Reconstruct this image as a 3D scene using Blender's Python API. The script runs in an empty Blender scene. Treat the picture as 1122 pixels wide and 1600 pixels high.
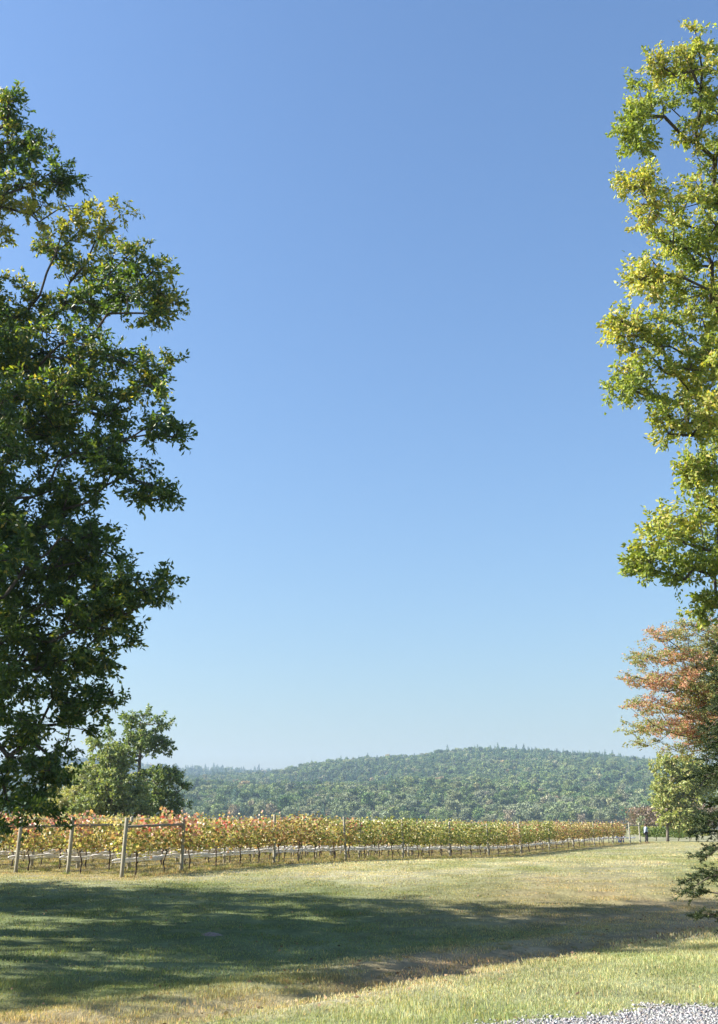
import bpy, math, random
import numpy as np
from mathutils import Vector, Matrix

rng = np.random.default_rng(7)
random.seed(7)
scene = bpy.context.scene
COL = scene.collection

# ------------------------------------------------------------------ camera, sky, sun, exposure
EYE = 1.75
F = 35.0 / 36.0 * 1600.0
PITCH = math.atan(490.0 / F)
cam_d = bpy.data.cameras.new('camera')
cam_d.sensor_fit = 'VERTICAL'; cam_d.sensor_height = 36.0; cam_d.lens = 35.0
cam_d.clip_start = 0.05; cam_d.clip_end = 20000
cam = bpy.data.objects.new('camera', cam_d); COL.objects.link(cam)
cam.location = (0, 0, EYE); cam.rotation_euler = (math.radians(90) + PITCH, 0, 0)
scene.camera = cam

SUN_EL = math.radians(32)
SUN_H = Vector((-1.0, -0.06, 0)).normalized()          # horizontal direction towards the sun
SUN_DIR = (SUN_H * math.cos(SUN_EL) + Vector((0, 0, math.sin(SUN_EL)))).normalized()
world = bpy.data.worlds.new('World'); scene.world = world; world.use_nodes = True
wn = world.node_tree; wn.nodes.clear()
sky = wn.nodes.new('ShaderNodeTexSky'); sky.sky_type = 'NISHITA'; sky.sun_disc = False
sky.sun_elevation = SUN_EL
sky.sun_rotation = math.atan2(SUN_H.x, SUN_H.y)
sky.altitude = 200; sky.air_density = 1.9; sky.dust_density = 1.8; sky.ozone_density = 7.5
bg = wn.nodes.new('ShaderNodeBackground'); bg.inputs['Strength'].default_value = 0.063
wo = wn.nodes.new('ShaderNodeOutputWorld')
wb = wn.nodes.new('ShaderNodeVectorMath'); wb.operation = 'MULTIPLY'; wb.inputs[1].default_value = (.91, .93, 1.05)   # white balance
wn.links.new(sky.outputs[0], wb.inputs[0]); wn.links.new(wb.outputs[0], bg.inputs[0]); wn.links.new(bg.outputs[0], wo.inputs[0])
sun_d = bpy.data.lights.new('sun', 'SUN'); sun_d.energy = 5.0; sun_d.angle = math.radians(0.53)
sun_d.color = (1.0, 0.94, 0.84)
sun = bpy.data.objects.new('sun', sun_d); COL.objects.link(sun)
sun.rotation_euler = SUN_DIR.to_track_quat('Z', 'Y').to_euler()
scene.view_settings.view_transform = 'Standard'; scene.view_settings.look = 'None'
scene.view_settings.gamma = 1; scene.view_settings.use_curve_mapping = False
scene.view_settings.exposure = 1.62
scene.render.engine = 'CYCLES'
scene.cycles.max_bounces = 8; scene.cycles.diffuse_bounces = 3
scene.cycles.transmission_bounces = 4; scene.cycles.transparent_max_bounces = 8
scene.cycles.volume_bounces = 1

# ------------------------------------------------------------------ small helpers
def tag(o, label=None, cat=None, group=None, kind=None):
    if label: o['label'] = label
    if cat: o['category'] = cat
    if group: o['group'] = group
    if kind: o['kind'] = kind
    return o

def empty(name, loc=(0, 0, 0), rz=0):
    o = bpy.data.objects.new(name, None); COL.objects.link(o)
    o.location = loc; o.rotation_euler = (0, 0, rz); o.empty_display_size = 0.3
    return o

def mesh_obj(name, V, Fc, mat, parent=None, smooth=False, cols=None, link=True):
    """V (n,3); Fc (m,k) array or list of arrays; cols (n,3) point colours"""
    me = bpy.data.meshes.new(name)
    V = np.asarray(V, np.float32).reshape(-1, 3)
    groups = Fc if isinstance(Fc, list) else [Fc]
    groups = [np.asarray(g, np.int32) for g in groups if len(g)]
    me.vertices.add(len(V)); me.vertices.foreach_set('co', V.ravel())
    nl = sum(g.size for g in groups); npoly = sum(len(g) for g in groups)
    me.loops.add(nl); me.polygons.add(npoly)
    me.loops.foreach_set('vertex_index', np.concatenate([g.ravel() for g in groups]))
    starts = []; tot = 0
    for g in groups:
        k = g.shape[1]; starts.append(tot + np.arange(len(g)) * k); tot += g.size
    me.polygons.foreach_set('loop_start', np.concatenate(starts).astype(np.int32))
    if smooth: me.polygons.foreach_set('use_smooth', np.ones(npoly, bool))
    me.update(calc_edges=True); me.validate()
    if cols is not None:
        a = me.attributes.new('tint', 'FLOAT_COLOR', 'POINT')
        c = np.ones((len(V), 4), np.float32); c[:, :3] = cols
        a.data.foreach_set('color', c.ravel())
    if mat: me.materials.append(mat)
    o = bpy.data.objects.new(name, me)
    if link: COL.objects.link(o)
    if parent: o.parent = parent
    return o

class MB:
    def __init__(s): s.v = []; s.q = []; s.t = []; s.c = []; s.n = 0
    def add(s, V, Q=None, T=None, col=None):
        V = np.asarray(V, float).reshape(-1, 3)
        if Q is not None and len(Q): s.q.append(np.asarray(Q) + s.n)
        if T is not None and len(T): s.t.append(np.asarray(T) + s.n)
        s.v.append(V); s.n += len(V)
        if col is not None: s.c.append(np.broadcast_to(np.asarray(col, float), V.shape))
    def build(s, name, mat, parent=None, smooth=False, link=True):
        V = np.concatenate(s.v); fs = []
        if s.q: fs.append(np.concatenate(s.q))
        if s.t: fs.append(np.concatenate(s.t))
        c = np.concatenate(s.c) if s.c else None
        return mesh_obj(name, V, fs, mat, parent, smooth, c, link)

def tube(mb, P, R, k=6, cap=True, jit=0.0):
    P = np.asarray(P, float); n = len(P); R = np.broadcast_to(np.asarray(R, float), (n,))
    d = np.gradient(P, axis=0) if n > 1 else np.array([[0, 0, 1.]])
    d /= np.linalg.norm(d, axis=1)[:, None] + 1e-9
    ref = np.array([0, 0, 1.]) if abs(d[:, 2]).mean() < 0.9 else np.array([1., 0, 0])
    a = np.cross(d, ref); a /= np.linalg.norm(a, axis=1)[:, None] + 1e-9
    b = np.cross(d, a)
    th = np.arange(k) * 2 * math.pi / k
    rr = R[:, None] * (1 + jit * rng.uniform(-1, 1, (n, k)))
    V = P[:, None] + a[:, None] * (np.cos(th)[None, :, None] * rr[..., None]) + b[:, None] * (np.sin(th)[None, :, None] * rr[..., None])
    V = V.reshape(-1, 3)
    i = np.arange(n - 1)[:, None] * k; j = np.arange(k)[None]; j2 = (j + 1) % k
    Q = np.stack([i + j, i + j2, i + k + j2, i + k + j], -1).reshape(-1, 4)
    T = []
    if cap:
        V = np.concatenate([V, P[:1], P[-1:]]); c0 = n * k; c1 = c0 + 1
        T = [[c0, (m + 1) % k, m] for m in range(k)] + [[c1, (n - 1) * k + m, (n - 1) * k + (m + 1) % k] for m in range(k)]
    mb.add(V, Q, T)

# value noise in numpy
_lat = np.random.default_rng(3).random((256, 256))
def vnoise(x, y, s=1.0, o=0):
    x = np.asarray(x, float) / s + 37.3 * o + 900; y = np.asarray(y, float) / s + 91.7 * o + 900
    xi = np.floor(x).astype(int); yi = np.floor(y).astype(int); fx = x - xi; fy = y - yi
    fx = fx * fx * (3 - 2 * fx); fy = fy * fy * (3 - 2 * fy)
    g = lambda a, b: _lat[a % 256, b % 256]
    return (g(xi, yi) * (1 - fx) * (1 - fy) + g(xi + 1, yi) * fx * (1 - fy) + g(xi, yi + 1) * (1 - fx) * fy + g(xi + 1, yi + 1) * fx * fy)
def fbm(x, y, s, o=0, n=4):
    t = 0; a = 0.5; w = 0
    for i in range(n): t = t + a * vnoise(x, y, s, o + i); w += a; a *= .5; s *= .5
    return t / w
def sstep(a, b, x):
    t = np.clip((np.asarray(x, float) - a) / (b - a), 0, 1); return t * t * (3 - 2 * t)

def ray(px, py):
    cx = (px - 561) / F; cy = (800 - py) / F
    return np.array([cx, math.cos(PITCH) - cy * math.sin(PITCH), math.sin(PITCH) + cy * math.cos(PITCH)])
def at(px, py, Y):
    """the point of the place at distance Y seen in direction (px, py) of the photograph"""
    r = ray(px, py); return np.array([0, 0, EYE]) + r * (Y / r[1])

# ------------------------------------------------------------------ terrain
LIP = np.array([[-14.0, -2.0], [-5.5, 5.6], [-1.1, 10.6], [2.9, 15.0], [8.3, 20.6], [16.0, 27.0], [40, 42.0]])
def lip_dist(x, y):
    """signed distance to the lip of the roadside bank, positive towards the field"""
    x = np.asarray(x, float); y = np.asarray(y, float)
    best = np.full(x.shape, 1e9); sg = np.zeros(x.shape)
    for (a, b) in zip(LIP[:-1], LIP[1:]):
        d = b - a; L = np.hypot(*d); t = np.clip(((x - a[0]) * d[0] + (y - a[1]) * d[1]) / L ** 2, 0, 1)
        qx = x - a[0] - t * d[0]; qy = y - a[1] - t * d[1]; dd = np.hypot(qx, qy)
        s = np.sign(d[0] * (y - a[1]) - d[1] * (x - a[0])); m = dd < best
        best = np.where(m, dd, best); sg = np.where(m, s, sg)
    return best * sg
TH = math.radians(27.8); RD = np.array([math.sin(TH), math.cos(TH)]); RN = np.array([-math.cos(TH), math.sin(TH)])
P0 = np.array([-6.19, 36.81])
_n = np.array([-3, -0.51, 0, 1, 2, 3, 4, 5, 6, 7, 8, 9, 10, 12.3, 15])
_by = [1372, 1370, 1361.5, 1351, 1345.5, 1342.5, 1341, 1339, 1335, 1330, 1326, 1322.5, 1319.5, 1317, 1315]
_bz = []
for n_, y_ in zip(_n, _by):
    p = P0 + RD * 6 * n_; _bz.append(EYE + (ray(561 + F * p[0] / (p[1] * math.cos(PITCH)), y_)[2] / ray(561, y_)[1]) * p[1])
_bz = np.array(_bz)
def height(x, y):
    x = np.asarray(x, float); y = np.asarray(y, float)
    s = lip_dist(x, y)
    t = ((x - P0[0]) * RD[0] + (y - P0[1]) * RD[1]) / 6
    rowz = np.interp(t, _n, _bz)
    far = sstep(22, 36, y)
    field = -0.30 * (1 - far) + rowz * far
    field = field - 0.28 * np.exp(-((s - 5.5) / 4.5) ** 2) * (1 - far)
    dip = -0.80 - 0.1 * fbm(x, y, 3.0, 5)
    z = np.where(s > 0, dip * sstep(0.0, 1.5, s) * (1 - sstep(1.8, 4.6, s)) + field * sstep(1.5, 5.5, s), 0.0)
    fade = 1 - sstep(16, 30, y)      # the ditch runs out towards the right
    z = np.where(s > 0, z * fade + field * (1 - fade) * sstep(0, 6, s), z)
    z = z + 0.38 * np.exp(-((x - 17) / 7) ** 2 - ((y - 47) / 8) ** 2) + 0.30 * np.exp(-((x - 8) / 7) ** 2 - ((y - 38) / 7) ** 2)
    z = z + (fbm(x, y, 7.0, 2) - .5) * 0.16 * sstep(0.5, 3, np.abs(s)) * (1 - 0.5 * sstep(30, 60, y))
    z = z + (fbm(x, y, 0.9, 8) - .5) * 0.05 * sstep(0.2, 1.2, np.abs(s))
    return z
def road_mask(x, y):
    """1 on the gravel drive"""
    e = 10.3 + 0.62 * (x - 1.5) - 0.10 * np.maximum(x - 1.5, 0) ** 2 * .9 + (fbm(x, y, .8, 11) - .5) * 1.0 + (fbm(x, y, .16, 14) - .5) * 0.3
    return sstep(-0.04, 0.04, e - y)

def grass_colour(x, y):
    s = lip_dist(x, y)
    a = fbm(x, y, 9, 21)[..., None]; b = fbm(x, y, 2.2, 25)[..., None]; c = fbm(x, y, .5, 29)[..., None]
    green = np.array([.190, .225, .085]); pale = np.array([.40, .375, .24]); straw = np.array([.40, .30, .17]); lush = np.array([.155, .20, .075])
    k = np.clip((a - .5) * 1.5 + (b - .5) * 1.6 + .5 + (c - .5) * .5, 0, 1)
    field = green * (1 - k) + pale * k
    bank = lush * 1.35 * (1 - .5 * k) + pale * .5 * k
    m = sstep(-.6, .3, s + (c[..., 0] - .5) * 1.5)[..., None]
    col = bank * (1 - m) + field * m
    # greener low turf, also darkened in colour to deepen the oaks' shade
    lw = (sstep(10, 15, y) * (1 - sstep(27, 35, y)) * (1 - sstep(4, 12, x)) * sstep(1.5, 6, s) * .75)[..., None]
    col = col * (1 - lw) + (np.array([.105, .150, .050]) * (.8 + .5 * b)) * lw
    # dead, dry grass along the ditch and on the bare shoulder right of it
    d = 1.15 * np.exp(-((s - 2.6) / 1.9) ** 2) * sstep(4, 9, y) * (.65 + .9 * (b[..., 0] - .3)) * (.25 + .75 * sstep(-5, 2, x))
    d = np.maximum(d, np.exp(-((x - 6.5) / 4.5) ** 2 - ((y - 27.5) / 4.5) ** 2) * (.45 + 1.1 * (b[..., 0] - .25)))
    d = np.maximum(d, .9 * np.exp(-((x + 4.5) / 3.0) ** 2 - ((y - 12.0) / 2.6) ** 2) * (.5 + b[..., 0]))
    d = np.clip(d, 0, 1)[..., None]
    col = col * (1 - d) + straw * d
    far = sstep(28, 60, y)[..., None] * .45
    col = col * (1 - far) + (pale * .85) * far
    # weeds and straw under the vines
    q = (x - P0[0]) * RN[0] + (y - P0[1]) * RN[1]
    t = (x - P0[0]) * RD[0] + (y - P0[1]) * RD[1]
    w = (np.where(q > -1.0, 1, 0) * sstep(-6, -4, t) * (1 - sstep(70, 73, t)))[..., None]
    col = col * (1 - .45 * w) + straw * .75 * .45 * w
    return col * (0.67 + .56 * c)

# ------------------------------------------------------------------ materials
def new_mat(name):
    m = bpy.data.materials.new(name); m.use_nodes = True
    nt = m.node_tree; nt.nodes.clear()
    out = nt.nodes.new('ShaderNodeOutputMaterial')
    return m, nt, out
def N(nt, t, **kw):
    n = nt.nodes.new(t)
    for k, v in kw.items():
        if k.startswith('i_'): n.inputs[k[2:].replace('_', ' ')].default_value = v
        else: setattr(n, k, v)
    return n

def leaf_mat(name, trans=0.45, tcol=(1.25, 1.3, .55), rough=.45, spec=.35, inst=False):
    m, nt, out = new_mat(name)
    at_ = N(nt, 'ShaderNodeAttribute', attribute_name='tint')
    col = at_.outputs['Color']
    if inst:
        oi = N(nt, 'ShaderNodeAttribute', attribute_name='itint', attribute_type='INSTANCER')
        mx = N(nt, 'ShaderNodeMix', data_type='RGBA', blend_type='MULTIPLY'); mx.inputs[0].default_value = 1
        nt.links.new(col, mx.inputs[6]); nt.links.new(oi.outputs['Color'], mx.inputs[7]); col = mx.outputs[2]
    pr = N(nt, 'ShaderNodeBsdfPrincipled'); pr.inputs['Roughness'].default_value = rough
    pr.inputs['Specular IOR Level'].default_value = spec
    nt.links.new(col, pr.inputs['Base Color'])
    tr = N(nt, 'ShaderNodeBsdfTranslucent')
    mu = N(nt, 'ShaderNodeMix', data_type='RGBA', blend_type='MULTIPLY'); mu.inputs[0].default_value = 1
    nt.links.new(col, mu.inputs[6]); mu.inputs[7].default_value = (*tcol, 1); mu.clamp_result = False
    nt.links.new(mu.outputs[2], tr.inputs['Color'])
    ms = N(nt, 'ShaderNodeMixShader'); ms.inputs[0].default_value = trans
    nt.links.new(pr.outputs[0], ms.inputs[1]); nt.links.new(tr.outputs[0], ms.inputs[2])
    nt.links.new(ms.outputs[0], out.inputs['Surface'])
    return m

def rough_mat(name, c1, c2, scale=8, bump=.3, rough=.85, stretch=(1, 1, 1), dist=.02):
    m, nt, out = new_mat(name)
    tc = N(nt, 'ShaderNodeTexCoord'); mp = N(nt, 'ShaderNodeMapping'); mp.inputs['Scale'].default_value = stretch
    nt.links.new(tc.outputs['Object'], mp.inputs[0])
    n1 = N(nt, 'ShaderNodeTexNoise'); n1.inputs['Scale'].default_value = scale; n1.inputs['Detail'].default_value = 8
    n1.inputs['Roughness'].default_value = .65
    nt.links.new(mp.outputs[0], n1.inputs['Vector'])
    cr = N(nt, 'ShaderNodeValToRGB'); cr.color_ramp.elements[0].position = .32; cr.color_ramp.elements[1].position = .68
    cr.color_ramp.elements[0].color = (*c1, 1); cr.color_ramp.elements[1].color = (*c2, 1)
    nt.links.new(n1.outputs['Fac'], cr.inputs[0])
    pr = N(nt, 'ShaderNodeBsdfPrincipled'); pr.inputs['Roughness'].default_value = rough; pr.inputs['Specular IOR Level'].default_value = .25
    nt.links.new(cr.outputs[0], pr.inputs['Base Color'])
    bp = N(nt, 'ShaderNodeBump'); bp.inputs['Strength'].default_value = bump; bp.inputs['Distance'].default_value = dist
    nt.links.new(n1.outputs['Fac'], bp.inputs['Height']); nt.links.new(bp.outputs[0], pr.inputs['Normal'])
    nt.links.new(pr.outputs[0], out.inputs['Surface'])
    return m

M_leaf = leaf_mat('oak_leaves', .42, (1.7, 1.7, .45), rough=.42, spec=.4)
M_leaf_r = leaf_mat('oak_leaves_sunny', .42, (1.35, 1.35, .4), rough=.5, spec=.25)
M_mid = leaf_mat('midground_leaves', .35)
M_maple = leaf_mat('maple_leaves', .45, (1.3, 1.0, .6))
M_cedar = leaf_mat('cedar_sprays', .15, rough=.6, spec=.2)
M_vine = leaf_mat('vine_leaves', .5, (1.15, 1.05, .6), rough=.4, spec=.5)
M_grass = leaf_mat('grass_blades', .35, (1.2, 1.25, .6), rough=.6, spec=.2, inst=True)
M_litter = leaf_mat('fallen_leaves', .15, rough=.7, spec=.2)
M_bark = rough_mat('oak_bark', (.035, .028, .022), (.12, .10, .08), 9, .9, .95, (1, 1, .25), .05)
M_bark_grey = rough_mat('grey_bark', (.06, .05, .04), (.20, .17, .14), 9, .8, .95, (1, 1, .25), .04)
M_vinebark = rough_mat('vine_bark', (.035, .025, .018), (.12, .09, .065), 20, .8, .95, (1, 1, .3), .01)
M_post = rough_mat('weathered_post', (.17, .16, .12), (.40, .37, .29), 14, .5, .9, (3, 3, .25), .01)
M_rail = rough_mat('weathered_rail', (.15, .14, .10), (.34, .31, .24), 14, .5, .9, (.25, 3, 3), .01)
M_net = rough_mat('rolled_netting', (.66, .64, .61), (.88, .86, .84), 9, .9, .9, (1, 1, 1), .05)
M_wire = rough_mat('galvanised_wire', (.25, .25, .25), (.38, .38, .38), 5, .1, .5)
M_stone = None

def ground_mat():
    m, nt, out = new_mat('grass_ground')
    a = N(nt, 'ShaderNodeAttribute', attribute_name='tint')
    geo = N(nt, 'ShaderNodeNewGeometry')
    n1 = N(nt, 'ShaderNodeTexNoise'); n1.inputs['Scale'].default_value = 9; n1.inputs['Detail'].default_value = 9; n1.inputs['Roughness'].default_value = .7
    n2 = N(nt, 'ShaderNodeTexNoise'); n2.inputs['Scale'].default_value = 1.3; n2.inputs['Detail'].default_value = 6; n2.inputs['Roughness'].default_value = .65
    mp = N(nt, 'ShaderNodeMapping'); mp.inputs['Scale'].default_value = (1, .55, 1)
    nt.links.new(geo.outputs['Position'], mp.inputs[0])
    for n_ in (n1, n2): nt.links.new(mp.outputs[0], n_.inputs['Vector'])
    ad = N(nt, 'ShaderNodeMath', operation='ADD'); nt.links.new(n1.outputs['Fac'], ad.inputs[0]); nt.links.new(n2.outputs['Fac'], ad.inputs[1])
    mr = N(nt, 'ShaderNodeMapRange'); mr.inputs['From Min'].default_value = .7; mr.inputs['From Max'].default_value = 1.3
    mr.inputs['To Min'].default_value = .62; mr.inputs['To Max'].default_value = 1.38
    nt.links.new(ad.outputs[0], mr.inputs['Value'])
    vm = N(nt, 'ShaderNodeVectorMath', operation='SCALE'); nt.links.new(a.outputs['Color'], vm.inputs[0]); nt.links.new(mr.outputs[0], vm.inputs['Scale'])
    pr = N(nt, 'ShaderNodeBsdfPrincipled'); pr.inputs['Roughness'].default_value = .95; pr.inputs['Specular IOR Level'].default_value = .1
    nt.links.new(vm.outputs[0], pr.inputs['Base Color'])
    bp = N(nt, 'ShaderNodeBump'); bp.inputs['Strength'].default_value = .8; bp.inputs['Distance'].default_value = .06
    nt.links.new(n1.outputs['Fac'], bp.inputs['Height']); nt.links.new(bp.outputs[0], pr.inputs['Normal'])
    nt.links.new(pr.outputs[0], out.inputs['Surface'])
    return m
M_ground = ground_mat()

# ------------------------------------------------------------------ ground sheet
def grid_mesh(name, xs_of, ys, mat, hfun, cfun, nx):
    X = []; Y = []
    for y in ys:
        w = xs_of(y); X.append(np.linspace(-w, w, nx)); Y.append(np.full(nx, y))
    X = np.array(X); Y = np.array(Y); Z = hfun(X, Y)
    c = cfun(X, Y).reshape(-1, 3)
    i = np.arange(len(ys) - 1)[:, None] * nx; j = np.arange(nx - 1)[None]
    Q = np.stack([i + j, i + j + 1, i + nx + j + 1, i + nx + j], -1).reshape(-1, 4)
    return mesh_obj(name, np.stack([X, Y, Z], -1), Q, mat, smooth=True, cols=c)
ys = np.concatenate([[-600, -300, -100, -50, -30], np.arange(-20, 4, 1.0), np.arange(4, 9, .25), np.arange(9, 26, .12), np.arange(26, 60, .35), np.arange(60, 130, 1.2), [140, 160, 190, 230, 290, 380, 500, 700, 1000, 1600, 2600, 3100]])
def width(y): return 14 + abs(y) * 1.3 if y < 130 else 180 + (y - 130) * 1.6
def width2(y): return 60 + abs(y) * .95
def hz(x, y):
    k = 1 - sstep(130, 250, y)
    return height(x, y) * k
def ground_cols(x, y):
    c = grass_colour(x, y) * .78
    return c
# non-uniform columns: dense where the camera looks
def ground_sheet():
    u = np.linspace(-1, 1, 261); u = np.sign(u) * (0.35 * np.abs(u) + .65 * np.abs(u) ** 3)
    X = []; Y = []
    for y in ys:
        X.append(u * width2(y)); Y.append(np.full(len(u), y))
    X = np.array(X); Y = np.array(Y); nx = len(u)
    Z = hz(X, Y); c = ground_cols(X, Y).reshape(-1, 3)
    i = np.arange(len(ys) - 1)[:, None] * nx; j = np.arange(nx - 1)[None]
    Q = np.stack([i + j, i + j + 1, i + nx + j + 1, i + nx + j], -1).reshape(-1, 4)
    o = mesh_obj('ground', np.stack([X, Y, Z], -1), Q, M_ground, smooth=True, cols=c)
    tag(o, kind='structure'); return o
ground = ground_sheet()

# gravel drive: a thin sheet just above the soil, stones on it
def gravel_sheet_mat():
    m, nt, out = new_mat('gravel_bed')
    geo = N(nt, 'ShaderNodeNewGeometry')
    v = N(nt, 'ShaderNodeTexVoronoi'); v.inputs['Scale'].default_value = 45
    nt.links.new(geo.outputs['Position'], v.inputs['Vector'])
    cr = N(nt, 'ShaderNodeValToRGB'); cr.color_ramp.elements[0].color = (.12, .115, .11, 1); cr.color_ramp.elements[1].color = (.26, .25, .245, 1)
    nt.links.new(v.outputs['Color'], cr.inputs[0])
    pr = N(nt, 'ShaderNodeBsdfPrincipled'); pr.inputs['Roughness'].default_value = .9
    nt.links.new(cr.outputs[0], pr.inputs['Base Color'])
    bp = N(nt, 'ShaderNodeBump'); bp.inputs['Strength'].default_value = .6; bp.inputs['Distance'].default_value = .01; bp.invert = True
    nt.links.new(v.outputs['Distance'], bp.inputs['Height']); nt.links.new(bp.outputs[0], pr.inputs['Normal'])
    nt.links.new(pr.outputs[0], out.inputs['Surface'])
    return m
M_gravel = gravel_sheet_mat()
def drive():
    xs = np.concatenate([np.arange(-12, 0, .5), np.arange(0, 8, .08), np.arange(8, 20, .5)])
    yy = np.concatenate([np.arange(-6, 8, .5), np.arange(8, 13, .06)])
    X, Y = np.meshgrid(xs, yy); m = road_mask(X, Y)
    s = lip_dist(X, Y)
    Z = height(X, Y) + (m - .5) * .030 - .004 + (fbm(X, Y, .25, 41) - .5) * .012
    Z = np.where(s > -1.0, Z - .3, Z)
    keep = (m[:-1, :-1] + m[1:, :-1] + m[:-1, 1:] + m[1:, 1:] > .05) & (s[:-1, :-1] < -.9)
    nx = len(xs); idx = np.arange(X.size).reshape(X.shape)
    Q = np.stack([idx[:-1, :-1], idx[:-1, 1:], idx[1:, 1:], idx[1:, :-1]], -1)[keep]
    o = mesh_obj('gravel_drive', np.stack([X, Y, Z], -1), Q, M_gravel, smooth=True)
    tag(o, kind='structure')
drive()

# ------------------------------------------------------------------ instancing (uncountable stuff only)
def scatter(name, protos, P, rotz, scl, tint, tilt=None):
    """instances the prototype meshes on the points"""
    V = np.asarray(P, np.float32); n = len(V)
    me = bpy.data.meshes.new(name); me.vertices.add(n); me.vertices.foreach_set('co', V.ravel())
    def attr(nm, ty, data, key):
        a = me.attributes.new(nm, ty, 'POINT'); a.data.foreach_set(key, np.asarray(data, np.float32).ravel())
    rot = np.zeros((n, 3), np.float32); rot[:, 2] = rotz
    if tilt is not None: rot[:, :2] = tilt
    attr('rot', 'FLOAT_VECTOR', rot, 'vector')
    scl = np.asarray(scl, np.float32)
    if scl.ndim == 1: scl = np.repeat(scl[:, None], 3, 1)
    attr('scl', 'FLOAT_VECTOR', scl, 'vector')
    c = np.ones((n, 4), np.float32); c[:, :3] = tint
    attr('itint', 'FLOAT_COLOR', c, 'color')
    a = me.attributes.new('pick', 'INT', 'POINT'); a.data.foreach_set('value', rng.integers(0, len(protos), n).astype(np.int32))
    o = bpy.data.objects.new(name, me); COL.objects.link(o)
    ng = bpy.data.node_groups.new(name + '_nodes', 'GeometryNodeTree')
    ng.interface.new_socket('Geometry', in_out='INPUT', socket_type='NodeSocketGeometry')
    ng.interface.new_socket('Geometry', in_out='OUTPUT', socket_type='NodeSocketGeometry')
    gi = ng.nodes.new('NodeGroupInput'); go = ng.nodes.new('NodeGroupOutput')
    mp = ng.nodes.new('GeometryNodeMeshToPoints'); ng.links.new(gi.outputs[0], mp.inputs[0])
    gg = ng.nodes.new('GeometryNodeGeometryToInstance')
    for pr in reversed(protos):
        oi = ng.nodes.new('GeometryNodeObjectInfo'); oi.inputs['Object'].default_value = pr
        ng.links.new(oi.outputs['Geometry'], gg.inputs[0])
    ip = ng.nodes.new('GeometryNodeInstanceOnPoints')
    ng.links.new(mp.outputs[0], ip.inputs['Points']); ng.links.new(gg.outputs[0], ip.inputs['Instance'])
    ip.inputs['Pick Instance'].default_value = True
    def na(nm, ty):
        q = ng.nodes.new('GeometryNodeInputNamedAttribute'); q.data_type = ty; q.inputs[0].default_value = nm; return q.outputs[0]
    ng.links.new(na('pick', 'INT'), ip.inputs['Instance Index'])
    e = ng.nodes.new('FunctionNodeEulerToRotation'); ng.links.new(na('rot', 'FLOAT_VECTOR'), e.inputs[0])
    ng.links.new(e.outputs[0], ip.inputs['Rotation']); ng.links.new(na('scl', 'FLOAT_VECTOR'), ip.inputs['Scale'])
    ng.links.new(ip.outputs[0], go.inputs[0])
    md = o.modifiers.new('scatter', 'NODES'); md.node_group = ng
    return o

# ------------------------------------------------------------------ leaves
def leaves_mesh(mb, C, D, L, W, cols, fold=.25):
    """kite leaves folded along the midrib: base C, direction D, length L, width W"""
    n = len(C)
    D = D / (np.linalg.norm(D, axis=1)[:, None] + 1e-9)
    r = rng.normal(size=(n, 3)); r[:, 2] *= .6
    S = np.cross(D, r); S /= np.linalg.norm(S, axis=1)[:, None] + 1e-9
    U = np.cross(S, D)
    L = L[:, None]; W = W[:, None]
    v0 = C; v1 = C + D * L * .55 + S * W * .5 + U * W * fold; v2 = C + D * L; v3 = C + D * L * .5 - S * W * .5 + U * W * fold
    V = np.stack([v0, v1, v2, v3], 1).reshape(-1, 3)
    i = np.arange(n)[:, None] * 4
    T = np.concatenate([i + [0, 1, 2], i + [0, 2, 3]])
    mb.add(V, None, T, np.repeat(cols, 4, 0))

def palette(n, cols, w, jit=.15):
    cols = np.array(cols); k = rng.choice(len(cols), n, p=np.array(w) / sum(w))
    c = cols[k] * (1 + rng.uniform(-jit, jit, (n, 1))) * (1 + rng.uniform(-.06, .06, (n, 3)))
    return np.clip(c, 0, 1)

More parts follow.
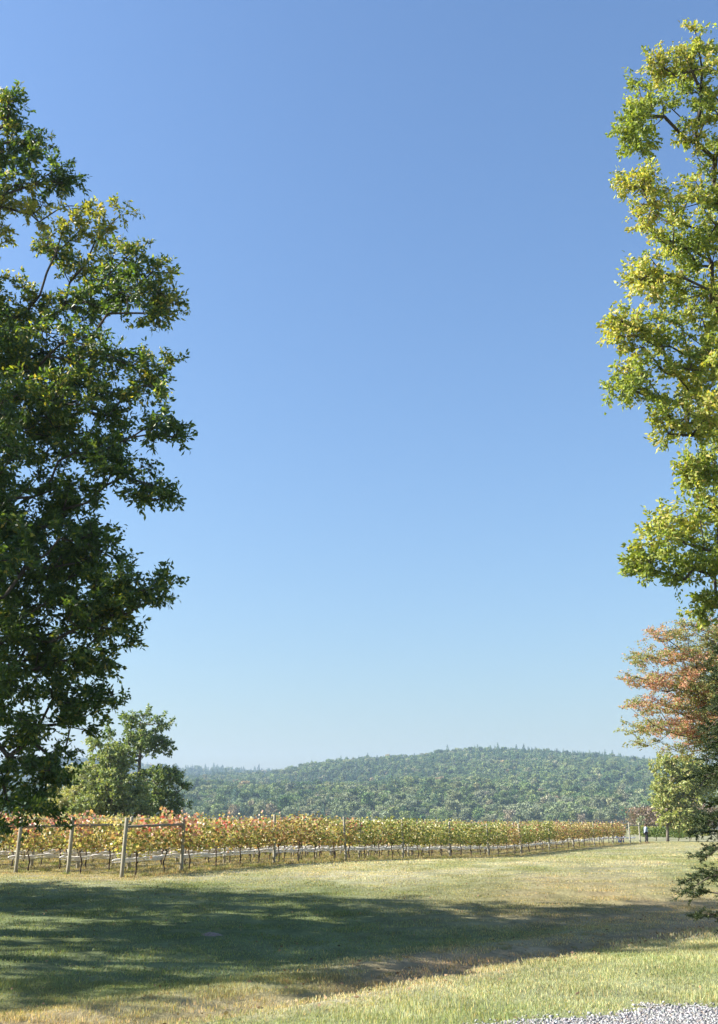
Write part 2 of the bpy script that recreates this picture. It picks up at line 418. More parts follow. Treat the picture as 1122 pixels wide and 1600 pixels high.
# ------------------------------------------------------------------ tree grower
def grow_tree(name, base, trunk, lobes, mats, leaf, tdens, label, cat='tree', group=None, trunk_r=.35, seg=.55, seed=1,
              upturn=.12, twig=.55, per=26, twigs=4, colfun=None, tip_r=.011, flat=1.0, droop=.25, expo=2.35):
    """trunk: polyline from the ground up; lobes: (centre, radii, weight). Branches reach from the trunk to points
    spread through the lobes, twigs with leaves stand at their ends."""
    global rng
    rng = np.random.default_rng(seed)
    root = empty(name, tuple(base)); base = np.array(base, float)
    T = np.array(trunk, float)
    # resample trunk
    nodes = []; parent = []
    for a, b in zip(T[:-1], T[1:]):
        k = max(1, int(np.linalg.norm(b - a) / seg))
        for i in range(k): nodes.append(a + (b - a) * i / k)
    nodes.append(T[-1]); nodes = [np.array(q) + np.array([rng.normal(0, .04), rng.normal(0, .04), 0]) * min(1, i) for i, q in enumerate(nodes)]
    parent = [-1] + list(range(len(nodes) - 1)); ntr = len(nodes)
    plen = [0.0]
    for i in range(1, ntr): plen.append(plen[-1] + np.linalg.norm(nodes[i] - nodes[i - 1]) * .25)
    tg = []
    for (c, r, w) in lobes:
        c = np.array(c, float); r = np.array(r, float)
        vol = 4.19 * r[0] * r[1] * r[2]
        n = max(8 if tdens > 5 and tdens < 15 else 5, int(vol * tdens * w))
        u = rng.normal(size=(n, 3)); u /= np.linalg.norm(u, axis=1)[:, None]
        rad = rng.uniform(0.08, 1, n) ** (1 / 2.6)
        rad *= 1 + .22 * np.sin(u[:, 0] * 5 + c[0]) * np.cos(u[:, 2] * 6 + c[2])
        tg.append(c + u * rad[:, None] * r)
    tg = np.concatenate(tg)
    tnodes = np.array(nodes)
    dist = np.min(np.linalg.norm(tg[:, None] - tnodes[None, ntr // 4:], axis=2), axis=1)
    order = np.argsort(dist + rng.uniform(-.5, .5, len(tg)))
    tg = tg[order]
    NMAX = 60000
    A = np.zeros((NMAX, 3)); A[:ntr] = tnodes; PL = np.zeros(NMAX); PL[:ntr] = plen; n = ntr
    ok0 = max(2, ntr // 5)
    tips = []
    for q in tg:
        d = np.linalg.norm(A[ok0:n] - q, axis=1)
        # prefer to leave at an angle pointing outwards and up
        rise = A[ok0:n, 2] - q[2]
        cost = d + .30 * PL[ok0:n] + np.maximum(rise, 0) * .35
        j = int(np.argmin(cost)) + ok0
        p = A[j].copy(); L = np.linalg.norm(q - p); k = max(1, int(round(L / seg)))
        if n + k >= NMAX: break
        side = rng.normal(size=3) * .10 * L
        prev = j
        for i in range(1, k + 1):
            t = i / k; w = p + (q - p) * t + side * math.sin(math.pi * t) + np.array([0, 0, upturn * L * math.sin(math.pi * t)])
            w = w + rng.normal(size=3) * .05 * seg * (t < 1)
            A[n] = w; parent.append(prev); PL[n] = PL[prev] + L / k; prev = n; n += 1
        tips.append(prev)
    A = A[:n]; parent = np.array(parent)
    tips = np.array(tips)
    # pipe model radii
    acc = np.zeros(n); leafcount = np.zeros(n); leafcount[tips] = 1
    for i in range(n - 1, 0, -1):
        acc[i] += leafcount[i] * tip_r ** expo
        acc[parent[i]] += acc[i]
    R = np.maximum(acc, tip_r ** expo) ** (1 / expo)
    R[:ntr] = np.maximum(R[:ntr], np.linspace(trunk_r, .06, ntr))
    R[:ntr] = np.minimum(R[:ntr], np.linspace(trunk_r, .08, ntr) * 1.1)
    R = np.minimum(R, trunk_r * .6) if False else R
    for i in range(ntr, n): R[i] = min(R[i], R[parent[i]] * .93)
    mb = MB(); Rt = R[:ntr].copy(); Rt[0] *= 1.5; Rt[1:3] *= 1.12
    tube(mb, A[:ntr] - base, Rt, 12, jit=.06); mb.build('trunk', mats[0], root, True)
    # branches: one cone segment per edge
    e = np.arange(ntr, n); a = A[parent[e]]; b = A[e]; d = b - a; Ld = np.linalg.norm(d, axis=1)[:, None] + 1e-9; d = d / Ld
    ref = np.where(np.abs(d[:, 2:3]) < .9, np.array([[0, 0, 1.]]), np.array([[1., 0, 0]]))
    s = np.cross(d, ref); s /= np.linalg.norm(s, axis=1)[:, None]; t = np.cross(d, s)
    k = 5; th = np.arange(k) * 2 * math.pi / k
    ra = np.minimum(R[parent[e]], R[e] * 1.25); rb = R[e]
    ring = s[:, None] * np.cos(th)[None, :, None] + t[:, None] * np.sin(th)[None, :, None]
    Va = (a - d * .0)[:, None] + ring * ra[:, None, None]; Vb = (b + d * rb[:, None] * .3)[:, None] + ring * rb[:, None, None]
    V = np.concatenate([Va, Vb], 1).reshape(-1, 3) - base
    i = np.arange(len(e))[:, None] * 2 * k; j = np.arange(k)[None]; j2 = (j + 1) % k
    Q = np.stack([i + j, i + j2, i + k + j2, i + k + j], -1).reshape(-1, 4)
    mb = MB(); mb.add(V, Q)
    # twigs and leaves
    m = len(tips); tp = A[tips]; dr = tp - A[parent[tips]]; dr /= np.linalg.norm(dr, axis=1)[:, None] + 1e-9
    cen = np.array([T[:, 0].mean(), T[:, 1].mean()])
    tp = np.repeat(tp, twigs, 0); dr = np.repeat(dr, twigs, 0)
    dt = dr * .5 + rng.normal(size=dr.shape) * np.array([.75, .75, .55 * flat]); dt[:, 2] += .12
    dt[:, 2] *= flat
    dt /= np.linalg.norm(dt, axis=1)[:, None]
    lt = twig * rng.uniform(.5, 1.25, len(tp))
    te = tp + dt * lt[:, None]
    ref = np.array([[0.3, .2, 1.]]); s = np.cross(dt, ref); s /= np.linalg.norm(s, axis=1)[:, None]; t = np.cross(dt, s)
    rt = tip_r * .55
    V = np.stack([tp + s * rt, tp - s * rt * .5 + t * rt, tp - s * rt * .5 - t * rt, te], 1).reshape(-1, 3) - base
    i = np.arange(len(tp))[:, None] * 4
    mb.add(V, None, np.concatenate([i + [0, 1, 3], i + [1, 2, 3], i + [2, 0, 3]]))
    br = mb.build('branches', mats[1], root, False); br['kind'] = 'stuff'
    nl = np.maximum(2, rng.poisson(per, len(tp)))
    ti = np.repeat(np.arange(len(tp)), nl); nn = len(ti)
    f = rng.uniform(.15, 1.05, nn) ** .8
    C = tp[ti] + dt[ti] * (lt[ti] * f)[:, None] + rng.normal(size=(nn, 3)) * .035 * np.array([1, 1, flat])
    D = dt[ti] * .55 + rng.normal(size=(nn, 3)) * np.array([.7, .7, .6 * flat]); D[:, 2] -= droop
    Ls = leaf[0] * rng.uniform(.6, 1.2, nn); Ws = leaf[1] * rng.uniform(.7, 1.15, nn)
    cols = colfun(C, nn)
    mb = MB(); leaves_mesh(mb, C - base, D, Ls, Ws, cols)
    cr = mb.build('crown', mats[2], root); cr['kind'] = 'stuff'
    tag(root, label, cat, group)
    print(name, 'targets', len(tg), 'leaves', nn)
    rng = np.random.default_rng(seed + 100)
    return root

DIST_LOG = True
# ================================================================== big oak on the left
YL = 21.0
def lobe_px(px, py, Y, rx, ry, rz=None, w=1.0, fill=1.02):
    """lobe seen at (px,py), rx/ry in photo pixels at that distance, rz its depth in metres"""
    c = at(px, py, Y); zc = (c[1] * math.cos(PITCH) + (c[2] - EYE) * math.sin(PITCH))
    k = zc / F
    return (c, (rx * k * fill, rz if rz else rx * k, ry * k * fill), w)
left_lobes = [lobe_px(*a) for a in [
    # upper-left spire at the frame edge
    (5, 172, 21.3, 24, 24, .45), (-60, 250, 21.5, 70, 80, 1.3), (5, 210, 21.3, 28, 48, .5), (45, 235, 21.4, 22, 18, .35), (30, 312, 21.2, 58, 42, .9), (88, 275, 21, 22, 16, .35),
    (-35, 345, 21.6, 45, 32, .9),
    # big bough reaching up right
    (140, 330, 20.6, 38, 36, .7), (110, 395, 20.8, 55, 40, .9), (185, 420, 20.4, 50, 42, .8), (232, 440, 20.2, 30, 42, .5), (90, 462, 20.8, 70, 34, 1.0),
    (15, 492, 21.2, 60, 44, 1.2), (165, 480, 20.3, 70, 30, .7), (245, 480, 20.1, 24, 20, .3),
    (60, 560, 20.6, 85, 50, 1.5), (160, 575, 20.2, 62, 40, 1.0), (230, 575, 20.0, 30, 36, .5), (215, 625, 19.8, 52, 42, .8), (255, 672, 19.7, 30, 26, .5),
    (120, 650, 20.2, 90, 45, 1.4), (30, 650, 20.6, 80, 60, 1.6),
    # drooping bough
    (190, 733, 19.6, 36, 22, .5, 1.4), (235, 765, 19.5, 30, 20, .35, 1.6), (150, 715, 19.8, 46, 22, .6),
    # middle mass
    (40, 780, 20.6, 90, 50, 1.4), (125, 800, 20.2, 48, 40, .9), (150, 850, 19.8, 36, 30, .6), (60, 870, 20.4, 110, 60, 1.7), (160, 925, 19.8, 50, 40, .8), (228, 935, 19.5, 42, 30, .6, 1.8), (190, 945, 19.6, 36, 28, .6, 1.4),
    (90, 970, 20.2, 110, 50, 1.5), (150, 1015, 19.8, 42, 32, .7), (50, 1050, 20.4, 100, 50, 1.5), (130, 1085, 19.8, 46, 28, .6, 1.5), (70, 1120, 20.0, 80, 34, 1.1),
    (30, 1180, 20.3, 70, 34, 1.1), (75, 1210, 19.9, 30, 20, .5), (25, 1268, 20.0, 58, 26, .8), (-10, 1235, 20.6, 40, 26, .9),
    # the crown beyond the frame's left edge
    *[]]] + [(c_, r_, w_ * .5) for c_, r_, w_ in [lobe_px(*a) for a in [
    (-120, 360, 22, 70, 60, 1.6), (-90, 520, 22, 110, 110, 3.0), (-110, 720, 22, 120, 110, 3.2), (-110, 900, 22, 120, 100, 3.2), (-110, 1060, 22, 120, 80, 3.0),
    (-220, 500, 22, 90, 70, 2.2), (-280, 650, 22, 120, 130, 3.2), (-280, 860, 22, 120, 120, 3.2), (-280, 1030, 22, 110, 90, 3.0), (-420, 700, 22.5, 90, 120, 2.5), (-420, 950, 22.5, 90, 100, 2.5),
    (-60, 640, 18, 90, 90, 1.6), (-60, 860, 17.5, 100, 90, 1.8), (-90, 1040, 17.5, 80, 70, 1.6), (-200, 760, 16.6, 100, 110, 1.8), (-60, 780, 25.2, 100, 110, 2.0), (-60, 980, 25.2, 90, 80, 1.8), (-180, 600, 25.5, 100, 110, 2.0),
]]]
tl = at(-190, 1300, 21.8); gx, gy = tl[0], tl[1]; gz = float(height(gx, gy))
def oak_cols(C, n):
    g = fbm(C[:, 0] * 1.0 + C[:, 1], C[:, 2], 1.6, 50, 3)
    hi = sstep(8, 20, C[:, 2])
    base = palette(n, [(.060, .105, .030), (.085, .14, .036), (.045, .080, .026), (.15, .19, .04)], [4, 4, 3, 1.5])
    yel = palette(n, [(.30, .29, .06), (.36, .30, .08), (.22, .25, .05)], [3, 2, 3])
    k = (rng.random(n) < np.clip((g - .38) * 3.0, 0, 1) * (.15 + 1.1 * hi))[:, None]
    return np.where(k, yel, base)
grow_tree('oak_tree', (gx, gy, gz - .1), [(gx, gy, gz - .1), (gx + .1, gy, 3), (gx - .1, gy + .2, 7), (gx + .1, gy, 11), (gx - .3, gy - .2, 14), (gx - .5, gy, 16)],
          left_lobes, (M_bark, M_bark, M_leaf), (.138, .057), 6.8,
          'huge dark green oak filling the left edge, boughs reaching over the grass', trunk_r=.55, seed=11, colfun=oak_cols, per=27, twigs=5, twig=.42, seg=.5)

# ================================================================== big oak on the right
right_lobes = [lobe_px(*a) for a in [
    (1090, 85, 20, 20, 30, .45), (1075, 110, 20, 34, 26, .5), (1026, 110, 20, 16, 18, .3), (1110, 130, 20.2, 45, 34, .9), (1020, 165, 19.8, 40, 26, .6), (980, 190, 19.6, 24, 24, .4), (1060, 180, 20, 50, 34, .9),
    (1000, 215, 19.6, 36, 18, .4), (1110, 220, 20.4, 44, 44, 1.0), (1000, 290, 19.5, 34, 14, .35), (1008, 330, 19.5, 42, 24, .5), (1070, 310, 19.8, 40, 30, .8), (1060, 370, 19.8, 60, 40, 1.0),
    (1110, 360, 20.4, 50, 60, 1.2), (1030, 425, 19.6, 44, 30, .6), (1012, 440, 19.5, 30, 18, .35), (1090, 450, 20, 50, 46, 1.1), (1005, 525, 19.4, 42, 28, .6), (975, 515, 19.4, 18, 18, .3), (1060, 530, 19.8, 60, 40, 1.0),
    (985, 595, 19.3, 30, 24, .5), (1030, 605, 19.5, 50, 36, .8), (1100, 590, 20, 60, 50, 1.3), (1045, 655, 19.4, 30, 22, .5), (1090, 660, 19.7, 40, 26, .7), (1115, 640, 20, 40, 40, 1.0),
    (1072, 738, 19.3, 18, 12, .3), (1105, 730, 19.5, 28, 22, .5), (1025, 840, 19.2, 32, 34, .55), (1070, 830, 19.4, 46, 42, .9), (1110, 800, 19.7, 40, 44, 1.0), (1110, 880, 19.5, 34, 30, .7), (1012, 880, 19.2, 18, 12, .3), (1075, 895, 19.3, 26, 20, .5),
    (1115, 950, 19.5, 16, 24, .4),
    # beyond the right edge
    *[]]] + [(c_, r_, w_ * .5) for c_, r_, w_ in [lobe_px(*a) for a in [
    (1190, 150, 20.8, 60, 90, 2.0), (1200, 320, 21, 80, 90, 2.6), (1200, 480, 21, 90, 90, 2.8), (1200, 640, 21, 90, 90, 2.8), (1190, 800, 21, 80, 90, 2.6), (1190, 930, 21, 60, 40, 2.0),
    (1330, 250, 21.4, 80, 110, 2.6), (1350, 430, 21.4, 90, 110, 3.0), (1350, 620, 21.4, 90, 110, 3.0), (1340, 800, 21.4, 90, 100, 2.8), (1470, 520, 21.4, 80, 120, 2.5), (1470, 740, 21.4, 80, 100, 2.5), (1240, 60, 21, 50, 50, 1.6),
]]]
tr_ = at(1300, 1300, 21.5); hx, hy = tr_[0], tr_[1]; hz_ = float(height(hx, hy))
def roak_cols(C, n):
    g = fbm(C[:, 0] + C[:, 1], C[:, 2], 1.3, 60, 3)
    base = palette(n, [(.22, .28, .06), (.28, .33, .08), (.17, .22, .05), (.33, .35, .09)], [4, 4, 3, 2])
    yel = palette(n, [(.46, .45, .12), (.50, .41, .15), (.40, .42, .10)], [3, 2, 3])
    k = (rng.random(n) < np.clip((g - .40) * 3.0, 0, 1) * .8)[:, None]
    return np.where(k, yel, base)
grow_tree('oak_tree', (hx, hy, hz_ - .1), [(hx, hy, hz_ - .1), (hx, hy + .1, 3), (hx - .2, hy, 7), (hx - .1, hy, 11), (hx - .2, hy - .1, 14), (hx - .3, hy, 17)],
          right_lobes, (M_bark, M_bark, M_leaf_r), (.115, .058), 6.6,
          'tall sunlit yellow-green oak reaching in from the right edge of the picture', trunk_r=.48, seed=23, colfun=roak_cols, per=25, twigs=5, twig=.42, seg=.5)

# ================================================================== vineyard
class Row: pass
def wrap_net(mb, pts, r0):
    P = np.array(pts); n = len(P)
    t = np.arange(n)
    R = r0 * (.45 + .65 * np.abs(np.sin(t * .15 / 1.5 * math.pi)) ** .6) * (1 + .28 * np.sin(t * 1.7 + rng.uniform(0, 6)) * np.sin(t * .63) + rng.uniform(-.22, .22, n))
    tube(mb, P, R, 7, jit=.2)

def post_mesh(h=2.1, r=.07, sink=.25, k=10):
    mb = MB(); P = [(0, 0, -sink), (0, 0, .3), (0, 0, 1.0), (0, 0, h - .02), (0, 0, h)]
    tube(mb, P, [r * 1.04, r, r * .99, r * .97, r * .86], k, jit=.03)
    return mb
POSTS = [post_mesh(1.86, .066).build('post', M_post, None, False, link=False) for _ in range(3)]
LPOSTS = [post_mesh(1.90, .055).build('post', M_post, None, False, link=False) for _ in range(3)]

def make_vine(pal, seed, nleaf=640, red_top=0.0, lean=0):
    """one trained vine: trunk, cordon with shoots, leaves"""
    global rng
    rng = np.random.default_rng(seed)
    mb = MB()
    s = rng.normal(0, .03, (6, 3)); s[0] = 0
    P = [(0, 0, -.05), (.02, 0, .15), (.03, .01, .35), (-.01, 0, .55), (.02, 0, .74), (.05, 0, .84)]
    tube(mb, np.array(P) + s * [1, 1, 0], [.034, .030, .026, .026, .030, .026], 6, jit=.12)
    for sg in (-1, 1):
        Q = [(.03 * sg, 0, .80), (.25 * sg, .01, .88), (.5 * sg, 0, .90), (.76 * sg, 0, .89)]
        tube(mb, np.array(Q) + rng.normal(0, .012, (4, 3)), [.022, .018, .014, .010], 5, jit=.1)
    shoots = []
    for i in range(15):
        x = -.74 + 1.48 * (i + .5) / 15 + rng.normal(0, .03)
        top = rng.uniform(1.7, 2.02) + (rng.random() < .25) * rng.uniform(.05, .3); y1 = rng.normal(0, .13)
        A_ = np.array([(x, 0, .89), (x + rng.normal(0, .05), y1 * .6, 1.25), (x + rng.normal(0, .08), y1, top)])
        tube(mb, A_, [.006, .005, .003], 3, cap=False); shoots.append(A_)
    wood = mb
    n = nleaf
    k = rng.integers(0, 15, n); f = rng.uniform(-.05, 1.02, n)
    S = np.array(shoots)
    q = np.clip(f, 0, 1) * 2; i0 = np.minimum(q.astype(int), 1); fr = (q - i0)[:, None]
    C = S[k, i0] * (1 - fr) + S[k, i0 + 1] * fr
    th = .11 + .10 * np.sin(np.clip(f, 0, 1) * 3.1)
    C = C + np.stack([rng.normal(0, .07, n), rng.normal(0, 1, n) * th, rng.normal(0, .05, n) + np.where(f < 0, -.06, 0)], 1)
    D = np.stack([rng.normal(0, .6, n), np.sign(C[:, 1] + rng.normal(0, .05, n)) * .6 + rng.normal(0, .3, n), rng.normal(-.55, .5, n)], 1)
    cols = palette(n, pal[0], pal[1], .2)
    redshoot = np.clip(np.repeat(rng.random(5), 3) * 2.2 - .75, 0, 1)      # whole neighbouring shoots turn together
    rt = (rng.random(n) < red_top * redshoot[k] * 1.6 * sstep(1.25, 1.8, C[:, 2]))[:, None]
    cols = np.where(rt, palette(n, [(.52, .22, .16), (.60, .34, .26), (.56, .40, .27), (.46, .10, .08)], [3, 3, 3, 2]), cols)
    L = rng.uniform(.085, .14, n)
    lm = MB(); leaves_mesh(lm, C, D, L, L * .95, cols, fold=.15)
    return wood.build('trunk', M_vinebark, None, True, link=False), lm.build('foliage', M_vine, None, link=False)
YG = [(.50, .45, .17), (.38, .39, .12), (.18, .23, .06), (.62, .52, .27), (.50, .34, .17), (.30, .18, .09)]
mixes = {
    'gold': ([*YG], [4, 4, 4, 3, 2, 2]), 'green': ([*YG], [3, 5, 8, 1, .6, .6]), 'rust': ([*YG], [3, 2, 3, 3, 5, 4])}
VINES = {}
sd = 300
for key, (pal, rt) in {'gold_red': (mixes['gold'], .95), 'gold': (mixes['gold'], .22), 'green': (mixes['green'], .02), 'rust': (mixes['rust'], .10)}.items():
    VINES[key] = [make_vine(pal, sd + i, red_top=rt * (.15, .8, 1.7, .4)[i]) for i in range(4)]; sd += 10
rng = np.random.default_rng(99)

def inst(src, parent, loc=(0, 0, 0), rot=(0, 0, 0), scl=(1, 1, 1)):
    o = src.copy(); COL.objects.link(o); o.parent = parent
    o.location = loc; o.rotation_euler = rot; o.scale = scl; return o

ORD = ['first', 'second', 'third', 'fourth', 'fifth', 'sixth', 'seventh', 'eighth', 'ninth', 'tenth', 'eleventh', 'twelfth', 'thirteenth', 'fourteenth']
def ordw(n):
    if n <= 14: return ORD[n - 1]
    tens = {1: '', 2: 'twenty', 3: 'thirty', 4: 'forty', 5: 'fifty'}
    teen = ['fifteenth', 'sixteenth', 'seventeenth', 'eighteenth', 'nineteenth']
    if n < 20: return teen[n - 15]
    return {20: 'twentieth', 30: 'thirtieth', 40: 'fortieth', 50: 'fiftieth'}.get(n) or tens[n // 10] + '-' + ORD[n % 10 - 1]
ROWSP = 2.72
ROWS = 6
shift = [0, .45, .75, 1.1, 1.3, 1.5]
RZ = math.atan2(RD[1], RD[0])
row_pal = lambda n: ('gold_red' if n < 1.4 else 'gold' if n < 2.6 else 'green' if n < 6.6 else 'gold' if n < 7.4 else 'rust')
nvines = 0
WHICH = ['front row', 'second row back', 'third row back', 'fourth row back', 'fifth row back', 'sixth row back']
for ri in range(ROWS):
    org = P0 + RN * ROWSP * ri + RD * shift[ri]
    def gp(t, z=0):
        p = org + RD * t; return (p[0], p[1], float(height(*p)) + z)
    def gv(t, z=0):      # the vines stand just behind the faces of the posts
        p = org + RD * t + RN * .20; return (p[0], p[1], float(height(*p)) + z)
    t_end = 70.1
    # end frames: end post, brace post and the rail between them
    for (ta, tb, where) in ((-3.1, 0.0, 'left'), (t_end, t_end - 4.0, 'right')):
        if where == 'right' and ri > 1: continue
        p = gp(ta); root = empty('trellis_end_frame', p, RZ)
        dx = tb - ta; dz = gp(tb)[2] - p[2]
        inst(POSTS[ri % 3], root, rot=(0, rng.normal(0, .008) - (.03 if where == 'left' else 0), rng.uniform(0, 3)))
        inst(POSTS[(ri + 1) % 3], root, loc=(dx, 0, dz), rot=(0, rng.normal(0, .015), rng.uniform(0, 3)))
        mb = MB(); tube(mb, [(0, -.01, 1.57), (dx / 2, 0, 1.575 + dz / 2), (dx, .01, 1.58 + dz)], .045, 8, jit=.05); mb.build('rail', M_rail, root)
        if where == 'left':
            lb = ['weathered wooden end frame of the front vine row, rail joining two posts',
                  'weathered wooden end frame of the second vine row, just left of the front one',
                  'weathered wooden end frame of the third vine row, nearest the left edge',
                  'wooden end frame of the fourth vine row, at the very left edge',
                  'wooden end frame of the fifth vine row, mostly outside the left edge', 'wooden end frame of the sixth vine row, outside the left edge'][ri]
        else:
            lb = ['pale bare end frame at the right end of the front row, beside the person', 'far right end frame of the second vine row, behind the leaves'][ri]
        tag(root, lb, 'trellis frame', 'end frames of the vine rows')
    # line posts
    for n in range(1, 11):
        t = n * 6.0
        o = LPOSTS[n % 3].copy(); COL.objects.link(o); o.name = 'vineyard_post'
        o.location = gp(t); o.rotation_euler = (rng.normal(0, .02), rng.normal(0, .03), rng.uniform(0, 3))
        if ri == 0: lb = 'grey wooden line post in the front row, %s from the left' % ORD[n - 1]
        else: lb = 'grey wooden line post in the %s, %s from the left' % (WHICH[ri], ORD[n - 1])
        tag(o, lb, 'post', 'line posts of the vine rows')
    # rolled bird netting tied along the row
    if ri > 3: NET = False
    else: NET = True
    ts = np.arange(-3.1, t_end + .01, .15); mb = MB()
    sag = .03 * np.abs(np.sin(ts / 6 * math.pi)) + .055 * np.abs(np.sin(ts / 1.5 * math.pi)) * (.4 + vnoise(ts, ts * 0 + ri, 1.1, 5))
    pts = np.array([gp(t) for t in ts]); side = .42
    zz = .57 - sag + np.cumsum(rng.normal(0, .004, len(ts))) * .3
    off = side + rng.normal(0, .015, len(ts))
    P = pts + np.stack([RN[0] * off, RN[1] * off, zz], 1)
    if NET:
      root = empty('rolled_netting', gp(-3.1)); b0 = np.array(root.location)
      wrap_net(mb, P - b0, .050); mb.build('net_roll', M_net, root, True)
      mb = MB(); wrap_net(mb, P[::2] - b0 + np.array([0, 0, -.075]), .016); mb.build('net_hem', M_net, root, True)
      for q in range(5, len(P), 10):
        if q > 260: break
        mt_ = MB(); a_ = P[q] - b0; tube(mt_, [a_ - [RD[0] * .02, RD[1] * .02, 0], a_ + [RD[0] * .02, RD[1] * .02, 0]], .05, 8); mt_.build('tie', M_vinebark, root)
      tag(root, 'long off-white bird net rolled up and tied along the %s of vines' % WHICH[ri], 'netting', 'rolled bird nets on the vine rows')
    root = empty('trellis_wires', gp(-3.1)); b0 = np.array(root.location)
    for h in (.80, 1.2, 1.5, 1.8):
        mb = MB(); tube(mb, np.array([gp(t, h) for t in np.arange(-3.1, t_end, 6)]) - b0, .004, 3); mb.build('wire', M_wire, root)
    tag(root, 'thin steel wires strung between the posts of the %s' % WHICH[ri], 'wires', 'trellis wires')
    # vines
    tv = np.arange(-2.3, t_end - 5.3, 1.5)
    for vi, t in enumerate(tv):
        if nvines >= 298: break
        n = t / 6 + rng.normal(0, .35)
        key = row_pal(n)
        if rng.random() < .22: key = rng.choice(['gold', 'green', 'rust'])
        w, f = VINES[key][rng.integers(0, 4)]
        root = empty('grape_vine', gv(t + rng.normal(0, .06)), RZ + (math.pi if rng.random() < .5 else 0))
        s = rng.uniform(.86, .97)
        inst(w, root, scl=(1, 1, .92))
        inst(f, root, scl=(1.03, rng.uniform(.85, 1.2), s))
        bay = int(math.floor(t / 6 + 1e-6))
        tone = {'gold_red': 'yellow red-topped vine', 'gold': 'golden vine', 'green': 'yellow-green vine', 'rust': 'orange-brown vine'}[key]
        k_in = int(round((t - bay * 6) / 1.5 - .45)) if bay >= 0 else int(round((t + 2.3) / 1.5))
        k_in = min(max(k_in, 0), 3)
        if ri == 0:
            if bay < 0: lb = '%s, %s inside the left end frame, front row' % (tone, ORD[k_in])
            elif bay == 0: lb = '%s, %s to the right of the left end frame, front row' % (tone, ORD[k_in])
            else: lb = '%s, %s to the right of the %s line post, front row' % (tone, ORD[k_in], ORD[bay - 1])
        else:
            lb = '%s, %s from the left in the %s, mostly hidden' % (tone, ordw(vi + 1), WHICH[ri])
        tag(root, lb, 'grape vine', 'vines in the ' + WHICH[ri])
        nvines += 1
print('vines', nvines)
# further rows, hidden but for their shade and trunks
mb = MB(); mw = MB()
def add_copy(dst, src, M, col=True):
    me = src.data; n = len(me.vertices); V = np.zeros(n * 3, np.float32); me.vertices.foreach_get('co', V); V = V.reshape(-1, 3)
    V4 = V @ np.array(M)[:3, :3].T + np.array(M)[:3, 3]
    Fq = [list(p.vertices) for p in me.polygons if len(p.vertices) == 4]; Ft = [list(p.vertices) for p in me.polygons if len(p.vertices) == 3]
    c = None
    if col and 'tint' in me.attributes:
        c = np.zeros(n * 4, np.float32); me.attributes['tint'].data.foreach_get('color', c); c = c.reshape(-1, 4)[:, :3]
    dst.add(V4, Fq, Ft, c)
pts = []
for ri in range(5, 13):
    org = P0 + RN * ROWSP * ri + RD * 1.5
    for t in np.arange(-2.3, 64, 1.5):
        if ri == 5: continue
        p = org + RD * t; pts.append((p[0], p[1], float(height(*p))))
pts = np.array(pts)
far_protos = []
for i in range(2):
    w, f = VINES['green' if i else 'gold'][i]
    m_ = MB(); add_copy(m_, f, Matrix.Identity(4)); a_ = m_
    me = w.data; m_w = MB(); add_copy(m_w, w, Matrix.Identity(4), False)
    Vw = np.concatenate(m_w.v); a_.add(Vw, np.concatenate(m_w.q), np.concatenate(m_w.t), (.07, .05, .04))
    far_protos.append(a_.build('vine_prototype', M_vine, None, link=False))
o = scatter('far_vine_rows', far_protos, pts, np.full(len(pts), RZ), np.ones(len(pts)), np.ones((len(pts), 3)))
tag(o, 'further rows of grape vines glimpsed behind the six near rows', 'vine rows', kind='stuff')

# ================================================================== mid-left trees
def mid_cols(pal, w):
    return lambda C, n: palette(n, pal, w, .25)
def mtree(name, px_base, Y, trunkpts, lobes, pal, w, label, leaf=(.24, .14), per=14, dens=.7, r=.22, group=None, seed=1, mat=None, **kw):
    b = at(px_base, 1310, Y); bx, by = b[0], b[1]; bz = float(hz(np.array(bx), np.array(by)))
    T = [(bx, by, bz - .1)] + [tuple(at(px, py, Y)) for px, py in trunkpts]
    L = [lobe_px(px, py, Y + dy, rx, ry, rz, 1.0, .95) for (px, py, dy, rx, ry, rz) in lobes]
    return grow_tree(name, (bx, by, bz - .1), T, L, (M_bark_grey, M_bark_grey, mat or M_mid), leaf, dens, label, trunk_r=r, seg=.8, seed=seed, per=per,
                     twigs=4, twig=.6, colfun=mid_cols(pal, w), tip_r=.016, group=group, **kw)
mtree('leafy_tree', 216, 78, [(217, 1250), (218, 1190), (222, 1130)],
      [(215, 1125, 0, 24, 16, 1.4), (250, 1135, 0, 16, 20, 1.0), (222, 1160, 0, 42, 22, 2.2), (258, 1175, 0, 14, 20, 1.0), (190, 1175, 0, 20, 14, 1.2),
       (170, 1148, 0, 7, 8, .5), (250, 1215, 0, 30, 22, 2.0), (240, 1255, .5, 42, 24, 2.4), (278, 1262, .5, 16, 18, 1.2), (282, 1225, 0, 10, 8, .6)],
      [(.16, .22, .09), (.21, .27, .10), (.11, .16, .06), (.30, .32, .13)], [4, 4, 3, 1.5], 'tall green tree rising highest behind the left end of the vines, trunk showing', seed=31, r=.26, dens=3.4)
mtree('leafy_tree', 170, 72, [(168, 1255), (168, 1200)],
      [(168, 1175, 0, 26, 20, 1.6), (150, 1160, 0, 9, 9, .6), (180, 1190, 0, 34, 22, 2), (160, 1215, 0, 40, 24, 2.4), (185, 1240, 0, 50, 28, 2.8), (150, 1260, 0, 44, 22, 2.5), (205, 1268, -.5, 36, 18, 2.0)],
      [(.22, .27, .11), (.28, .32, .13), (.15, .19, .08), (.34, .35, .15)], [4, 4, 2, 2], 'bushy bright green tree in front of the tall tree behind the vines', seed=32, r=.2, dens=3.2)
